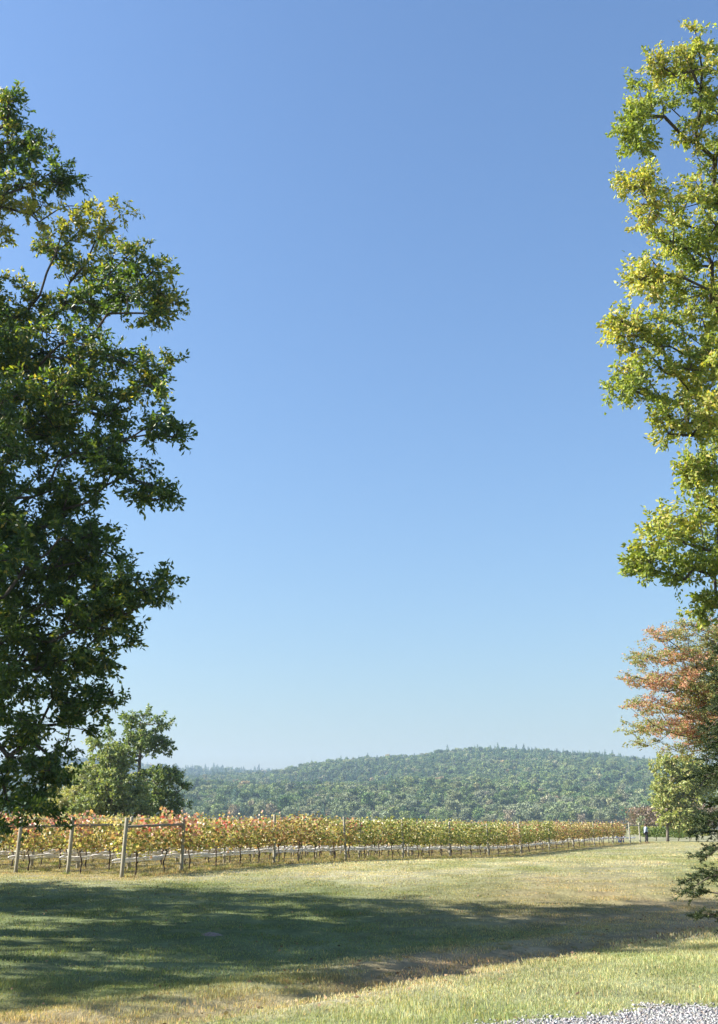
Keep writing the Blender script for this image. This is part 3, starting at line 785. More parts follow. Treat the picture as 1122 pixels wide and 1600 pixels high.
mtree('leafy_tree', 112, 76, [(112, 1262), (115, 1230)],
      [(130, 1215, 0, 26, 22, 1.8), (110, 1245, 0, 34, 22, 2), (95, 1268, 0, 36, 18, 2), (140, 1250, .5, 30, 28, 2), (60, 1280, 0, 26, 14, 1.5)],
      [(.42, .43, .20), (.48, .46, .22), (.33, .35, .16), (.50, .42, .25)], [4, 4, 3, 2], 'pale yellow-green tree sloping down beside the oak, left of the bushy tree', seed=33, r=.16, dens=3.2)

# ================================================================== right-hand side trees
def maple_cols(C, n):
    g = fbm(C[:, 0] + C[:, 1] * .5, C[:, 2], 1.0, 80, 3)
    a = palette(n, [(.52, .31, .23), (.57, .35, .26), (.48, .36, .21), (.62, .25, .16)], [3, 3, 3, 1.5])
    b = palette(n, [(.23, .30, .10), (.30, .35, .12), (.38, .35, .16)], [3, 3, 2])
    edge = 1 - sstep(11.0, 14.0, C[:, 0])
    k = (rng.random(n) < np.clip((g - .5) * 3.2 - .32 + .62 * edge, .03, .85))[:, None]
    return np.where(k, a, b)
YM = 35.0
ml = [lobe_px(px, py, YM + dy, rx, ry, rz, w) for (px, py, dy, rx, ry, rz, w) in [
    (1035, 990, 0, 26, 12, 1.0, 1), (1080, 985, .5, 34, 14, 1.2, 1), (1015, 1025, 0, 38, 12, 1.0, 1), (1075, 1025, .4, 42, 16, 1.4, 1), (1000, 1062, -.2, 32, 10, .9, 1), (1050, 1068, .2, 50, 15, 1.4, 1),
    (992, 1100, -.3, 24, 8, .8, 1), (1040, 1105, .2, 48, 13, 1.4, 1), (1000, 1135, -.2, 32, 9, .8, 1), (1055, 1140, .2, 46, 13, 1.3, 1), (1020, 1165, 0, 28, 7, .8, 1), (1100, 1070, .8, 46, 40, 2, 1), (1105, 1140, .8, 46, 30, 2, 1),
    (1075, 1175, .3, 30, 10, 1.0, 1), (1150, 1010, 1, 60, 40, 2.4, 1), (1160, 1100, 1, 60, 50, 2.4, 1), (1220, 1060, 1, 60, 60, 2.5, .8)]]
mb0 = at(1150, 1310, YM + .8); mz = float(height(mb0[0], mb0[1]))
grow_tree('maple_tree', (mb0[0], mb0[1], mz - .1), [(mb0[0], mb0[1], mz - .1), tuple(at(1150, 1220, YM + .8)), tuple(at(1145, 1120, YM + .8)), tuple(at(1140, 1010, YM + .8))],
          ml, (M_bark_grey, M_bark_grey, M_maple), (.068, .046), 21, 'thin maple turning orange and pink, layered branches at the right edge', trunk_r=.17, seg=.5, seed=41,
          colfun=maple_cols, per=22, twigs=4, twig=.42, tip_r=.0062, flat=.75, droop=.1, upturn=.05)

mtree('leafy_tree', 1043, 112, [(1042, 1275), (1045, 1235), (1052, 1200)],
      [(1035, 1195, 0, 16, 16, 1.6, ), (1060, 1200, 0, 30, 22, 2.6), (1030, 1230, 0, 14, 14, 1.6), (1060, 1240, 0, 36, 26, 3), (1068, 1278, 0, 34, 20, 3), (1034, 1258, 0, 16, 16, 1.8), (1045, 1285, 0, 18, 9, 1.6), (1090, 1220, .5, 34, 30, 3)],
      [(.30, .34, .12), (.36, .38, .14), (.23, .27, .09), (.42, .37, .16)], [4, 4, 3, 2], 'light yellow-green tree with a slim trunk beyond the person, under the maple', seed=44, r=.12, dens=2.3, leaf=(.28, .18), per=14)

# dark cedar at the right edge
def cedar(name, base, H, Rb, label, seed, zlo=.35, nb=210):
    global rng
    rng = np.random.default_rng(seed)
    root = empty(name, base); mb = MB()
    tube(mb, [(0, 0, -.1), (.02, 0, H * .3), (0, .03, H * .7), (0, 0, H)], [.16, .13, .07, .02], 8, jit=.06); mb.build('trunk', M_bark, root, True)
    bm_ = MB(); C = []; D = []; TI = []
    for i in range(nb):
        f = (i + rng.random()) / nb; z = zlo + (H - zlo) * f
        R = Rb * (1 - f) ** .75 * rng.uniform(.55, 1.12) * (0.65 + .35 * sstep(0, .15, f)); az = rng.uniform(0, 2 * math.pi)
        if R < .1: R = .1
        m = 8; tt = np.linspace(0, 1, m)
        dr = np.array([math.cos(az), math.sin(az)])
        droop = rng.uniform(-.35, .05) * (1 - f)
        P = np.stack([dr[0] * R * tt, dr[1] * R * tt, z + droop * R * tt ** 1.5 + .18 * R * np.sin(tt * 3.1) * f + rng.normal(0, .02, m)], 1)
        P[:, :2] += np.cumsum(rng.normal(0, .025 * R, (m, 2)), 0)
        tube(bm_, P, np.linspace(.02, .005, m), 4, cap=False)
        nt_ = int(16 * R + 6)
        for k in range(nt_):
            t0 = rng.uniform(.14, 1) ** .8; q = t0 * (m - 1); j = min(int(q), m - 2); pt = P[j] + (P[j + 1] - P[j]) * (q - j)
            dd = np.array([dr[0], dr[1], 0]) * .7 + rng.normal(size=3) * [.6, .6, .35] + [0, 0, -.12]
            dd /= np.linalg.norm(dd); L = rng.uniform(.14, .38) * (1.1 - .4 * t0)
            ns = int(44)
            ff = rng.uniform(0, 1, ns)
            C.append(pt + dd * (L * ff)[:, None]); D.append(dd * .8 + rng.normal(size=(ns, 3)) * .55)
    C = np.concatenate(C); D = np.concatenate(D); n = len(C)
    b = bm_.build('branches', M_bark, root); b['kind'] = 'stuff'
    lm = MB(); c = palette(n, [(.032, .052, .020), (.05, .07, .025), (.022, .036, .014), (.13, .15, .05)], [4, 4, 3, 1.2])
    leaves_mesh(lm, C, D, rng.uniform(.03, .065, n), rng.uniform(.008, .016, n), c)
    cr = lm.build('crown', M_cedar, root); cr['kind'] = 'stuff'
    tag(root, label, 'tree'); print(name, n)
    rng = np.random.default_rng(seed + 5)
cb = at(1216, 1400, 15.5)
cedar('cedar_tree', (cb[0], cb[1], float(height(cb[0], cb[1]))), 5.2, 1.62, 'dark green cedar with drooping low branches at the right edge above the bank', 52)
cb = at(1250, 1400, 19.5)
cedar('cedar_tree', (cb[0], cb[1], float(height(cb[0], cb[1]))), 6.5, 2.6, 'taller olive cedar behind the drooping one, mostly outside the right edge', 57, nb=110)

# off-frame neighbour that shades the grass from the left
nx_, ny_ = -20.5, 18.0
nz = float(height(nx_, ny_))
grow_tree('oak_tree', (nx_, ny_, nz - .1), [(nx_, ny_, nz - .1), (nx_, ny_, 4), (nx_ + .3, ny_, 9), (nx_ + .2, ny_ + .2, 15)],
          [((nx_ + 1, ny_, 14), (4.5, 3.5, 3.5), .5), ((nx_ + 3, ny_ + 3, 10), (3, 3, 3), .5), ((nx_ - 2, ny_ + 1, 9), (4, 4, 3), .5), ((nx_ + 3, ny_ - 2, 9.5), (3, 2.5, 2.5), .5), ((nx_, ny_ + 2, 17.5), (3, 3, 2.5), .5), ((nx_ + 3, ny_ - 4.5, 7.5), (2.0, 1.2, 1.0), .5), ((nx_ + 1, ny_ - 5.5, 12), (1.6, .8, .9), .5)],
          (M_bark, M_bark, M_leaf), (.2, .11), 1.5, 'second oak standing left of the picture, only its shade on the grass in view', trunk_r=.5, seed=71, colfun=oak_cols, per=14, twigs=4)

nx_, ny_ = -24.0, 27.0
nz = float(height(nx_, ny_))
grow_tree('oak_tree', (nx_, ny_, nz - .1), [(nx_, ny_, nz - .1), (nx_, ny_, 4), (nx_ + .3, ny_, 8), (nx_ + .2, ny_ + .2, 11)],
          [((nx_ + 1, ny_ - 1, 11), (4.5, 2.6, 3), .5), ((nx_ + 4, ny_, 8), (3.6, 3.2, 2.6), .5), ((nx_ - 2, ny_ + .5, 7.5), (4, 3, 3), .5), ((nx_ + 5, ny_ + 1, 5), (4.2, 3.2, 2.4), .6), ((nx_ + 7, ny_ - 1, 3.5), (3, 2.5, 1.8), .6)],
          (M_bark, M_bark, M_leaf), (.2, .11), 2.0, 'third oak further left along the grass, outside the picture, shading the field', trunk_r=.5, seed=73, colfun=oak_cols, per=14, twigs=4)

# ================================================================== hills with forest
def ridge_z(px, py, Y): return at(px, py, Y)[2]
def hill(name, ridge, Yr, Y0, Ymax, xlo, xhi, step, treeh, seed, mat):
    rx = np.array([at(px, py, Yr)[0] for px, py in ridge]); rz = np.array([at(px, py, Yr)[2] - treeh for px, py in ridge])
    def hf(x, y):
        # the ridge line is perceived along rays; scale x to the ridge distance
        top = np.interp(x * 1.0, rx, rz)
        f = np.clip((y - Y0) / (Yr - Y0), 0, 1)
        prof = f ** 1.15 * (1.0) + .04 * np.sin(f * 9 + x * .004) * f * (1 - f) * 4
        z = top * prof
        z = z + (fbm(x, y, 260, seed) - .5) * 46 * f * (1 - f) * 2.2 + (fbm(x, y, 70, seed + 3) - .5) * 12 * (f > 0) * (1 - f * .6)
        bk = sstep(Yr, Ymax, y); return z * (1 - bk * .7) - 3 * (f <= 0)
    xs = np.arange(xlo, xhi + step, step); yy = np.arange(Y0 - step, Ymax, step)
    X, Y = np.meshgrid(xs, yy); Z = hf(X, Y); nx = len(xs)
    i = np.arange(len(yy) - 1)[:, None] * nx; j = np.arange(nx - 1)[None]
    Q = np.stack([i + j, i + j + 1, i + nx + j + 1, i + nx + j], -1).reshape(-1, 4)
    o = mesh_obj(name, np.stack([X, Y, Z], -1), Q, mat, smooth=True); tag(o, kind='structure')
    return hf
M_hill = rough_mat('hill_soil', (.03, .035, .015), (.06, .06, .03), .02, .1)
hf1 = hill('hill', [(-700, 1250), (-300, 1240), (0, 1228), (150, 1219), (285, 1211), (360, 1207), (430, 1205), (500, 1190), (560, 1185), (640, 1178), (700, 1170), (760, 1167), (860, 1171), (960, 1180), (1020, 1187), (1122, 1200), (1400, 1215), (1900, 1240)],
           1450, 545, 1900, -1100, 1250, 20, 10, 90, M_hill)
hf2 = hill('far_hill', [(-900, 1210), (-300, 1195), (0, 1190), (110, 1184), (240, 1196), (290, 1202), (350, 1201), (430, 1206), (520, 1215), (800, 1230), (1400, 1250)],
           2050, 1450, 2900, -1900, 700, 40, 12, 94, M_hill)
def blob(seed, kind):
    """a far tree: a dark inner mass under a coat of leaf clumps"""
    global rng
    keep = rng; rng = r = np.random.default_rng(seed); mb = MB()
    if kind == 'decid':
        lob = [((0, 0, 8), (3.4, 3.4, 4.2))]
        for k in range(8):
            a = r.uniform(0, 6.28); rr = r.uniform(1.6, 3.4); q = r.uniform(1.3, 2.2)
            lob.append(((math.cos(a) * rr, math.sin(a) * rr, r.uniform(5.5, 12)), (q, q, q * .85)))
    else:
        lob = [((r.normal(0, .2), r.normal(0, .2), 3.5 + 12 * f), (2.9 * (1 - f) ** .8 + .35,) * 2 + (1.3,)) for f in np.linspace(0, 1, 8)]
    for c, q in lob:
        n = int(26 * q[0] * q[2] ** .5)
        u = r.normal(size=(n, 3)); u[:, 2] = np.abs(u[:, 2]) * .9 - .25; u /= np.linalg.norm(u, axis=1)[:, None]
        C = np.array(c) + u * np.array(q) * r.uniform(.75, 1.08, (n, 1))
        D = r.normal(size=(n, 3)) + u * .4; L = r.uniform(.7, 1.5, n) * (1 if kind == 'decid' else .8)
        leaves_mesh(mb, C, D, L, L * .75, np.repeat(r.uniform(.7, 1.35, (n, 1)), 3, 1), fold=.2)
    tb = np.array([(0.3, 0, -3), (-.15, .26, -3), (-.15, -.26, -3), (0, 0, 8)], float); mb.add(tb, None, [[0, 1, 3], [1, 2, 3], [2, 0, 3]], (.8, .7, .6))
    rng = keep
    return mb.build('forest_tree_prototype', M_forest, None, link=False)
M_forest = leaf_mat('forest_leaves', .12, rough=.8, spec=.1, inst=True)
dec = [blob(500 + i, 'decid') for i in range(5)]; con = [blob(520 + i, 'conifer') for i in range(3)]
def forest(name, hf, xr, yr, sp, big, label, seed):
    global rng
    rng = np.random.default_rng(seed)
    X, Y = np.meshgrid(np.arange(xr[0], xr[1], sp), np.arange(yr[0], yr[1], sp * 1.15))
    X = X.ravel() + rng.uniform(-.48, .48, X.size) * sp; Y = Y.ravel() + rng.uniform(-.5, .5, Y.size) * sp * 1.15
    m = np.abs(X) < .50 * Y + 60; X = X[m]; Y = Y[m]
    Z = hf(X, Y); n = len(X)
    g = fbm(X, Y, 150, 95); g2 = fbm(X, Y, 60, 99); fr = sstep(560, 760, Y)
    pal = palette(n, [(.13, .18, .07), (.19, .235, .09), (.075, .12, .05), (.24, .26, .13), (.32, .25, .14), (.20, .22, .13)], [5, 5, 5, 1.5, .25, 1], .2)
    pal = pal * (.8 + .5 * g2[:, None]); pale = palette(n, [(.22, .25, .15), (.20, .23, .12), (.25, .23, .15)], [3, 3, .6])
    low = (rng.random(n) < (1 - fr) * .7)[:, None]; pal = np.where(low, pale, pal)
    isc = rng.random(n) < np.clip((g - .5) * 3 + .2 * sstep(1200, 1450, Y) + .05, .03, .6)
    pal = np.where(isc[:, None], pal * np.array([.45, .60, .70]), pal)
    s = big * rng.uniform(.55, 1.15, n) * (1 + .3 * (rng.random(n) < .12)) * (.8 + .4 * fbm(X, Y, 40, 97)); sc = np.stack([s, s, s * rng.uniform(.85, 1.15, n)], 1)
    for nm, mask, pr in ((name, ~isc, dec), (name, isc, con)):
        o = scatter(nm, pr, np.stack([X, Y, Z], 1)[mask], rng.uniform(0, 6.28, mask.sum()), sc[mask], pal[mask])
        tag(o, label + (' of broadleaf trees' if pr is dec else ' of dark conifers among the broadleaves'), 'forest', kind='stuff')
    print(name, n)
forest('hill_forest', hf1, (-800, 900), (550, 1560), 5.6, .64, 'dense wood covering the wide hill behind the vineyard,', 81)
forest('far_hill_forest', hf2, (-1200, 400), (1470, 2150), 8.5, .95, 'hazy blue wood on the far ridge at left,', 82)

# ================================================================== things beyond the vines on the right
def hedge_row(name, a, b, h, w, pal, wts, label, cat, n, seed, leaf=.16, mat=None):
    global rng
    rng = np.random.default_rng(seed)
    a = np.array(a); b = np.array(b); L = np.linalg.norm(b - a); d = (b - a) / L; nn = np.array([-d[1], d[0]])
    root = empty(name, (a[0], a[1], float(hz(a[0], a[1])))); b0 = np.array(root.location)
    t = rng.uniform(0, L, n); q = rng.normal(0, .4, n) * w
    bump = .85 + .3 * vnoise(t, t * 0, .8, seed)
    z = rng.uniform(.35, 1, n) * h * bump
    x = a[0] + d[0] * t + nn[0] * q; y = a[1] + d[1] * t + nn[1] * q
    C = np.stack([x, y, hz(x, y) + z], 1) - b0
    mb = MB(); leaves_mesh(mb, C, rng.normal(size=(n, 3)), rng.uniform(.7, 1.2, n) * leaf, rng.uniform(.6, .9, n) * leaf, palette(n, pal, wts, .2))
    c = mb.build('foliage', mat or M_mid, root); c['kind'] = 'stuff'
    mb = MB()
    for k in np.arange(.5, L, 1.5):
        x = a[0] + d[0] * k; y = a[1] + d[1] * k; z0 = float(hz(x, y))
        tube(mb, np.array([(x, y, z0 - .05), (x + .05, y, z0 + h * .45), (x, y, z0 + h * .8)]) - b0, [.04, .03, .02], 4)
    mb.build('stems', M_vinebark, root)
    tag(root, label, cat)
def G(px, Y): return at(px, 1310, Y)[:2]
hedge_row('vine_row', G(1003, 122), G(1090, 116), 1.35, .7, [(.10, .16, .04), (.14, .19, .05), (.20, .22, .07)], [4, 3, 2], 'low dark green vine row beyond the standing person', 'vine row', 9000, 201)
hedge_row('vine_row', G(985, 138), G(1110, 132), 1.5, .8, [(.26, .27, .08), (.30, .28, .09), (.20, .22, .07)], [4, 3, 2], 'paler yellow vine row just beyond the low dark one', 'vine row', 9000, 202)
hedge_row('shrub_bank', G(1000, 230), G(1130, 215), 5.5, 6, [(.20, .14, .11), (.24, .18, .13), (.17, .15, .09), (.26, .20, .16)], [4, 3, 3, 2], 'brownish pink bank of shrubs at the foot of the hill, right', 'shrubs', 14000, 203, .5)
0 and hedge_row('shrub_bank', G(-700, 560), G(1300, 560), 10, 16, [(.15, .15, .08), (.17, .16, .10), (.13, .14, .07)], [4, 3, 3], 'pale grey-green tree line along the foot of the hill', 'trees', 60000, 204, 1.6)
mtree('conical_tree', 1001, 200, [(1001, 1290), (1001, 1277)], [(1001, 1288, 0, 5, 7, .8), (1001, 1281, 0, 3.2, 5, .5)], [(.24, .26, .16), (.28, .29, .18)], [1, 1],
      'small pale cone-shaped tree behind the bare end frame', seed=61, r=.12, dens=4, leaf=(.35, .2), per=12)

# ================================================================== people
def skin_body(name, joints, edges, radii, mat, parent, root_i=0, sub=2):
    me = bpy.data.meshes.new(name); me.from_pydata([tuple(j) for j in joints], edges, []); me.update()
    o = bpy.data.objects.new(name, me); COL.objects.link(o); o.parent = parent
    md = o.modifiers.new('skin', 'SKIN'); sv = me.skin_vertices[0] if len(me.skin_vertices) else None
    if sv is None:
        bpy.context.view_layer.objects.active = o
    lay = me.skin_vertices[0].data if len(me.skin_vertices) else None
    if lay is not None:
        for i, r in enumerate(radii):
            lay[i].radius = (r, r) if not isinstance(r, tuple) else r
            lay[i].use_root = (i == root_i)
    s = o.modifiers.new('sub', 'SUBSURF'); s.levels = sub; s.render_levels = sub
    me.materials.append(mat); return o
def plain(name, c, r=.8):
    return rough_mat(name, tuple(v * .8 for v in c), c, 12, .15, r)
M_skin = plain('skin', (.45, .28, .20), .6)
def person(loc, rz, shirt, trousers, hair, label, h=1.75, bend=0.0, crouch=0.0, cap=None):
    """standing (bend=0) or stooping figure about h metres tall, facing local -Y"""
    root = empty('person', loc, rz); k = h / 1.75
    drop = .38 * crouch
    hip = np.array([0, .10 * crouch + .08 * bend, .95 - drop])
    ca, sa = math.cos(bend), math.sin(bend)
    def up(x, y, z):  # torso space -> body space
        return hip + np.array([x, y * ca - z * sa, z * ca + y * sa])
    chest = up(0, 0, .34); neck = up(0, 0, .53); head = up(0, -.02, .66); top = up(0, -.01, .76)
    J = [hip, up(0, 0, .17), chest, neck, head, top]; E = [(0, 1), (1, 2), (2, 3), (3, 4), (4, 5)]; R = [.13, .125, .14, .058, .098, .07]
    hands = []
    for s in (-1, 1):
        i = len(J)
        sh = up(.19 * s, 0, .46)
        el = sh + np.array([.05 * s, .02 - .10 * bend, -.28]); wr = el + np.array([-.02 * s, -.13 - .10 * bend, -.20]); pa = wr + np.array([0, -.05, -.07])
        J += [sh, el, wr, pa]; E += [(2, i), (i, i + 1), (i + 1, i + 2), (i + 2, i + 3)]; R += [.062, .043, .030, .034]
        for fi in range(4):
            m = len(J); q = pa + np.array([(fi - 1.5) * .018, -.03, -.045 + abs(fi - 1.5) * .006]); J += [q]; E += [(i + 3, m)]; R += [.010]
        m = len(J); J += [wr + np.array([-.035 * s, -.045, -.045])]; E += [(i + 2, m)]; R += [.012]
    kn = []
    for s in (-1, 1):
        i = len(J)
        hj = hip + np.array([.10 * s, 0, -.04]); knee = np.array([.11 * s, hip[1] - .10 - .32 * crouch, .50 - .08 * crouch]); an = np.array([.11 * s, .02 + .05 * s, .09])
        toe = an + np.array([.02 * s, -.16, -.05])
        J += [hj, knee, an, toe]; E += [(0, i), (i, i + 1), (i + 1, i + 2), (i + 2, i + 3)]; R += [.10, .065, .045, .04]
        kn.append((hj, knee, an, toe))
    skin_body('body', np.array(J) * k, E, [r * k for r in R], M_skin, root)
    ms = plain('shirt_cloth', shirt); mt = plain('trouser_cloth', trousers); mh = plain('hair', hair)
    # shirt
    a = [up(0, 0, -.06), up(0, 0, .17), chest, up(0, 0, .50)]; e = [(0, 1), (1, 2), (2, 3)]; r = [(.18), .165, .172, .085]
    for s in (-1, 1):
        i = len(a); sh = up(.19 * s, 0, .46); el = sh + np.array([.05 * s, .02 - .10 * bend, -.28]); wr = el + np.array([-.02 * s, -.10 - .08 * bend, -.15])
        a += [sh, el, wr]; e += [(2, i), (i, i + 1), (i + 1, i + 2)]; r += [.082, .062, .05]
    skin_body('shirt', np.array(a) * k, e, [q * k for q in r], ms, root, 1)
    a = [hip + np.array([0, 0, .03])]; e = []; r = [.155]
    for s, (hj, knee, an, toe) in zip((-1, 1), kn):
        i = len(a); a += [hj, knee, an]; e += [(0, i), (i, i + 1), (i + 1, i + 2)]; r += [.118, .082, .065]
    skin_body('trousers', np.array(a) * k, e, [q * k for q in r], mt, root, 0)
    for s, (hj, knee, an, toe) in zip((-1, 1), kn):
        skin_body('shoe', np.array([an + [0, .03, -.03], toe + [0, .03, 0], toe + [0, -.05, -.0]]) * k, [(0, 1), (1, 2)], [.05 * k, .05 * k, .04 * k], plain('shoe_leather', (.12, .08, .06)), root)
    hb = head + np.array([0, .025, .03]); skin_body('hair', np.array([hb + [0, .02, -.06], hb, hb + [0, -.02, .05]]) * k, [(0, 1), (1, 2)], [.085 * k, .105 * k, .085 * k], mh, root, 1)
    for s in (-1, 1):
        mb = MB(); q = (head + np.array([.035 * s, -.105 * ca, .01 - .1 * sa])) * k; tube(mb, [q, q + np.array([0, -.012, 0])], .011 * k, 6); mb.build('eye', plain('eye', (.03, .02, .02)), root)
    mb = MB(); q = (head + np.array([0, -.10 * ca, -.02 - .1 * sa])) * k; tube(mb, [q + [0, 0, .02], q + np.array([0, -.03, -.012])], [.010 * k, .016 * k], 6); mb.build('nose', M_skin, root)
    tag(root, label, 'person')
    return root
def gpt(t, off=0, ri=0):
    p = P0 + RN * (ROWSP * ri + off) + RD * t; return (p[0], p[1], float(height(*p)))
q = gpt(70.7, -.45)
person(q, math.radians(100), (.30, .36, .46), (.02, .02, .025), (.10, .06, .04), 'person in grey-blue shirt and black trousers standing by the far right end frame', bend=.08)
q = gpt(65.3, .8)
person(q, math.radians(20), (.05, .05, .09), (.05, .09, .22), (.05, .03, .02), 'stooping person in dark top and jeans behind the net, left of the pair', h=1.5, bend=1.0, crouch=.7)
q = gpt(67.0, .9)
person(q, math.radians(-30), (.5, .45, .5), (.05, .09, .22), (.45, .30, .14), 'stooping fair-haired person in pale top and jeans behind the net, right of the pair', h=1.5, bend=.9, crouch=.7)

# ================================================================== grass, gravel stones, litter
def tuft_proto(nb, rad, hmin, hmax, wid, seed, lean=.5):
    r = np.random.default_rng(seed)
    th = r.uniform(0, 6.28, nb); rr = rad * np.sqrt(r.random(nb)); x = rr * np.cos(th); y = rr * np.sin(th)
    h = r.uniform(hmin, hmax, nb) * (1 - .3 * (rr / rad)); a = r.uniform(0, 6.28, nb); ln = r.normal(0, lean, nb) * h
    la = r.uniform(0, 6.28, nb); w = wid * r.uniform(.6, 1.2, nb) / 2
    B = np.stack([x, y, np.full(nb, -.01)], 1); S = np.stack([np.cos(a) * w, np.sin(a) * w, np.zeros(nb)], 1)
    Lv = np.stack([np.cos(la) * ln, np.sin(la) * ln, np.zeros(nb)], 1)
    M_ = B + Lv * .35 + np.stack([np.zeros(nb), np.zeros(nb), h * .6], 1); Tp = B + Lv + np.stack([np.zeros(nb), np.zeros(nb), h], 1)
    V = np.stack([B - S, B + S, M_ - S * .8, M_ + S * .8, Tp], 1).reshape(-1, 3)
    i = np.arange(nb)[:, None] * 5
    mb = MB(); c = np.repeat(r.uniform(.65, 1.45, (nb, 1)) * (1 + r.uniform(-.08, .08, (nb, 3))), 5, 0)
    dry = np.repeat((r.random(nb) < .22)[:, None], 5, 0); c = np.where(dry, c * [1.6, 1.25, 1.1], c)
    mb.add(V, i + [0, 1, 3, 2], i + [2, 3, 4], c)
    return mb.build('grass_tuft_prototype', M_grass, None, link=False)
near = [tuft_proto(260, .30, .025, .085, .0065, 600 + i) for i in range(4)]
midt = [tuft_proto(260, .62, .03, .08, .013, 610 + i) for i in range(3)]
fart = [tuft_proto(260, 1.15, .03, .085, .03, 620 + i) for i in range(3)]
weed = [tuft_proto(60, .22,   .05, .17, .012, 630 + i, .35) for i in range(3)]
def field(name, protos, y0, y1, sp, s, label, tall=1.0):
    Y, X = [], []
    y = y0
    while y < y1:
        w = .47 * y + 3; xs = np.arange(-w, w, sp) + rng.uniform(-.5, .5) * sp; X.append(xs); Y.append(np.full(len(xs), y)); y += sp * .9
    X = np.concatenate(X); Y = np.concatenate(Y); X = X + rng.uniform(-.4, .4, len(X)) * sp; Y = Y + rng.uniform(-.4, .4, len(Y)) * sp
    m = (road_mask(X, Y) < .5) | ((rng.random(len(X)) < .10) & (road_mask(X, Y + .35) < .5)); X = X[m]; Y = Y[m]
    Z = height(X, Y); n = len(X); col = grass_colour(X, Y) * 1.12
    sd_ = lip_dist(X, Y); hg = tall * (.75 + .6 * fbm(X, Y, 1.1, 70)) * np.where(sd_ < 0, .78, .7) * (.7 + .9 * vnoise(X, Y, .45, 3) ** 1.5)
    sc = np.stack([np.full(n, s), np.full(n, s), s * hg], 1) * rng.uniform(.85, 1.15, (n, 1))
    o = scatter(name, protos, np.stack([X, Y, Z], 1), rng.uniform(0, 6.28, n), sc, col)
    tag(o, label, 'grass', kind='stuff'); print(name, n)
field('near_grass', near, 7.5, 17, .34, 1.0, 'short green and straw coloured grass on the near bank and ditch')
field('meadow_grass', midt, 17, 40, .72, 1.0, 'mown grass of the field in front of the vineyard')
field('far_grass', fart, 40, 112, 1.5, 1.0, 'mown grass stretching to the far end of the vine rows')
# weeds under the vines
X = []; Y = []
for ri in range(0, 6):
    t = rng.uniform(-3, 75, 700 if ri == 0 else 300); p = P0[None] + RN[None] * (ROWSP * ri + rng.normal(0, .28, len(t)))[:, None] + RD[None] * t[:, None]; X.append(p[:, 0]); Y.append(p[:, 1])
X = np.concatenate(X); Y = np.concatenate(Y); n = len(X)
o = scatter('weeds', weed, np.stack([X, Y, height(X, Y)], 1), rng.uniform(0, 6.28, n), rng.uniform(.6, 1.3, n), palette(n, [(.30, .26, .13), (.18, .20, .07), (.36, .30, .17)], [3, 4, 2]))
tag(o, 'straw and green weeds growing under the vine rows', 'weeds', kind='stuff')
# rough dry tufts on the ditch side
n = 1500; X = rng.uniform(-6, 10, n); Y = rng.uniform(8, 30, n); s = lip_dist(X, Y); m = (s > .3) & (s < 4.5) & (fbm(X, Y, 1.5, 33) > .47); X = X[m]; Y = Y[m]; n = len(X)
o = scatter('dry_tufts', weed, np.stack([X, Y, height(X, Y)], 1), rng.uniform(0, 6.28, n), rng.uniform(.25, .55, n), palette(n, [(.34, .27, .15), (.27, .20, .11), (.20, .20, .08)], [3, 3, 2]))
tag(o, 'rough dry grass tufts along the shallow ditch', 'dry grass', kind='stuff')
# stones
def stone(seed):
    import bmesh
    r = np.random.default_rng(seed); bm = bmesh.new(); bmesh.ops.create_icosphere(bm, subdivisions=1, radius=1)
    V = np.array([v.co[:] for v in bm.verts]); T = np.array([[v.index for v in f.verts] for f in bm.faces]); bm.free()
    V = V * (1 + r.uniform(-.3, .3, (len(V), 1))) * [1, r.uniform(.6, .95), r.uniform(.45, .8)] * .012
    mb = MB(); mb.add(V, None, T, (1, 1, 1)); return mb.build('stone_prototype', M_stone, None, link=False)
M_stone = leaf_mat('gravel_stones', 0.0, rough=.85, spec=.3, inst=True)
stones = [stone(700 + i) for i in range(6)]
n = 60000; X = rng.uniform(-1.5, 7.5, n); Y = rng.uniform(8.2, 12.4, n); m = (road_mask(X, Y) > .5) | ((rng.random(n) < .12) & (road_mask(X, Y - .22) > .5)); X = X[m]; Y = Y[m]; n = len(X)
o = scatter('gravel', stones, np.stack([X, Y, height(X, Y) + .016], 1), rng.uniform(0, 6.28, n), rng.uniform(.5, 1.5, n) ** 1.3, palette(n, [(.26, .255, .25), (.36, .355, .35), (.16, .155, .155), (.24, .21, .18)], [5, 3, 2, 1]),
            tilt=rng.uniform(-.5, .5, (n, 2)))
tag(o, 'pale grey crushed stones at the edge of the drive', 'gravel', kind='stuff'); print('stones', n)
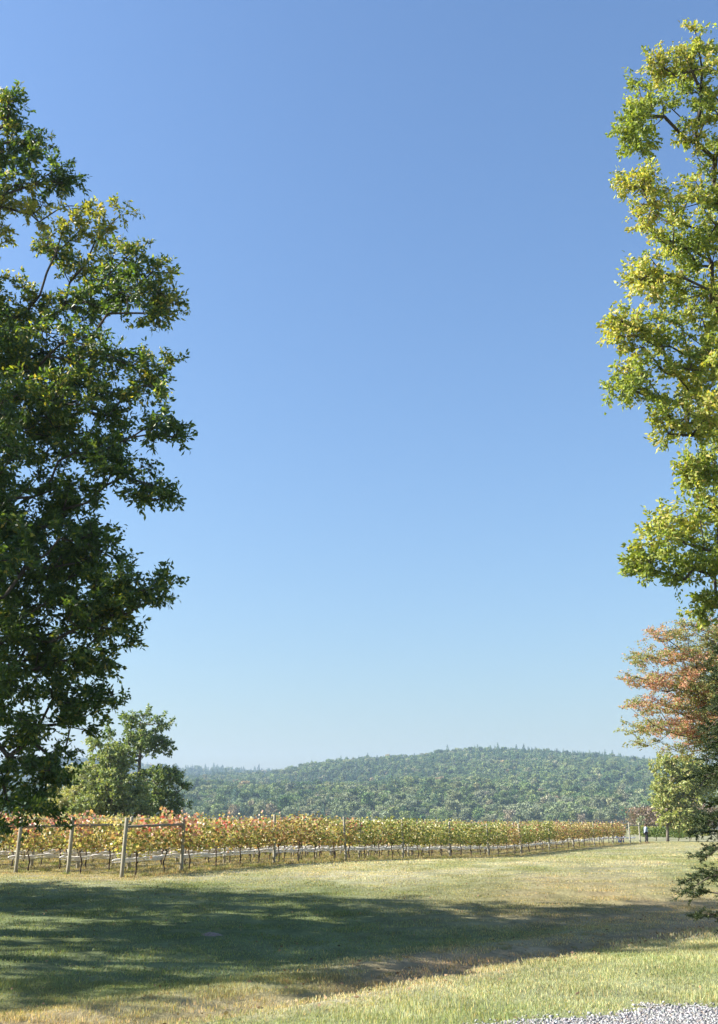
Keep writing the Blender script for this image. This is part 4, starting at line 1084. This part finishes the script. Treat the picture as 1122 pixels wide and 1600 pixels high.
# fallen leaves
n = 9000; X = rng.uniform(-12, 12, n); Y = rng.uniform(8.5, 32, n); s = lip_dist(X, Y)
p = .10 + .9 * np.exp(-((s - 1.6) / 1.4) ** 2); p = np.where(s < -.3, .015, p); m = rng.random(n) < p; X = X[m]; Y = Y[m]; n = len(X)
C = np.stack([X, Y, height(X, Y) + rng.uniform(.03, .07, n)], 1); D = rng.normal(size=(n, 3)) * [1, 1, .25]
mb = MB(); leaves_mesh(mb, C, D, rng.uniform(.04, .08, n), rng.uniform(.025, .045, n), palette(n, [(.20, .13, .07), (.28, .19, .11), (.14, .09, .06)], [3, 3, 2]))
o = mb.build('fallen_leaves', M_litter); tag(o, 'scattered brown fallen leaves in the ditch and on the grass', 'leaves', kind='stuff')
# a small molehill of bare earth on the shaded grass
def mound():
    c = at(332, 1412, 22.5); x0, y0 = c[0], c[1]
    r = np.linspace(0, 1, 9); th = np.arange(20) * 2 * math.pi / 20; R, T_ = np.meshgrid(r, th, indexing='ij')
    X = R * np.cos(T_) * .26; Y = R * np.sin(T_) * .22
    Z = height(x0 + X, y0 + Y) - float(height(x0, y0)) + .05 * (1 - R ** 2) ** 1.5 + (fbm(X, Y, .12, 77) - .5) * .05 - .01
    idx = np.arange(X.size).reshape(X.shape); nxt = np.roll(idx, -1, axis=1)
    Q = np.stack([idx[:-1], idx[1:], nxt[1:], nxt[:-1]], -1).reshape(-1, 4)
    o = mesh_obj('earth_mound', np.stack([X, Y, Z], -1), Q, rough_mat('bare_earth', (.16, .11, .09), (.30, .23, .19), 14, .8), smooth=True)
    o.location = (x0, y0, float(height(x0, y0))); tag(o, 'small bare pinkish earth mound on the shaded grass', 'earth mound')
mound()

# ================================================================== haze
HZ = 0.00017
mb = MB(); x0, x1, y0, y1, z0, z1 = -3100, 3100, -700, 3200, -8, 215
V = [(x0, y0, z0), (x1, y0, z0), (x1, y1, z0), (x0, y1, z0), (x0, y0, z1), (x1, y0, z1), (x1, y1, z1), (x0, y1, z1)]
mb.add(V, [(0, 3, 2, 1), (4, 5, 6, 7), (0, 1, 5, 4), (1, 2, 6, 5), (2, 3, 7, 6), (3, 0, 4, 7)])
m, nt, out = new_mat('haze_air')
pv = N(nt, 'ShaderNodeVolumePrincipled'); pv.inputs['Color'].default_value = (.55, .74, 1, 1); pv.inputs['Density'].default_value = HZ; pv.inputs['Anisotropy'].default_value = .2
nt.links.new(pv.outputs[0], out.inputs['Volume'])
hz_o = mb.build('haze', m); tag(hz_o, 'thin blue autumn haze in front of the hills', 'haze', kind='stuff')
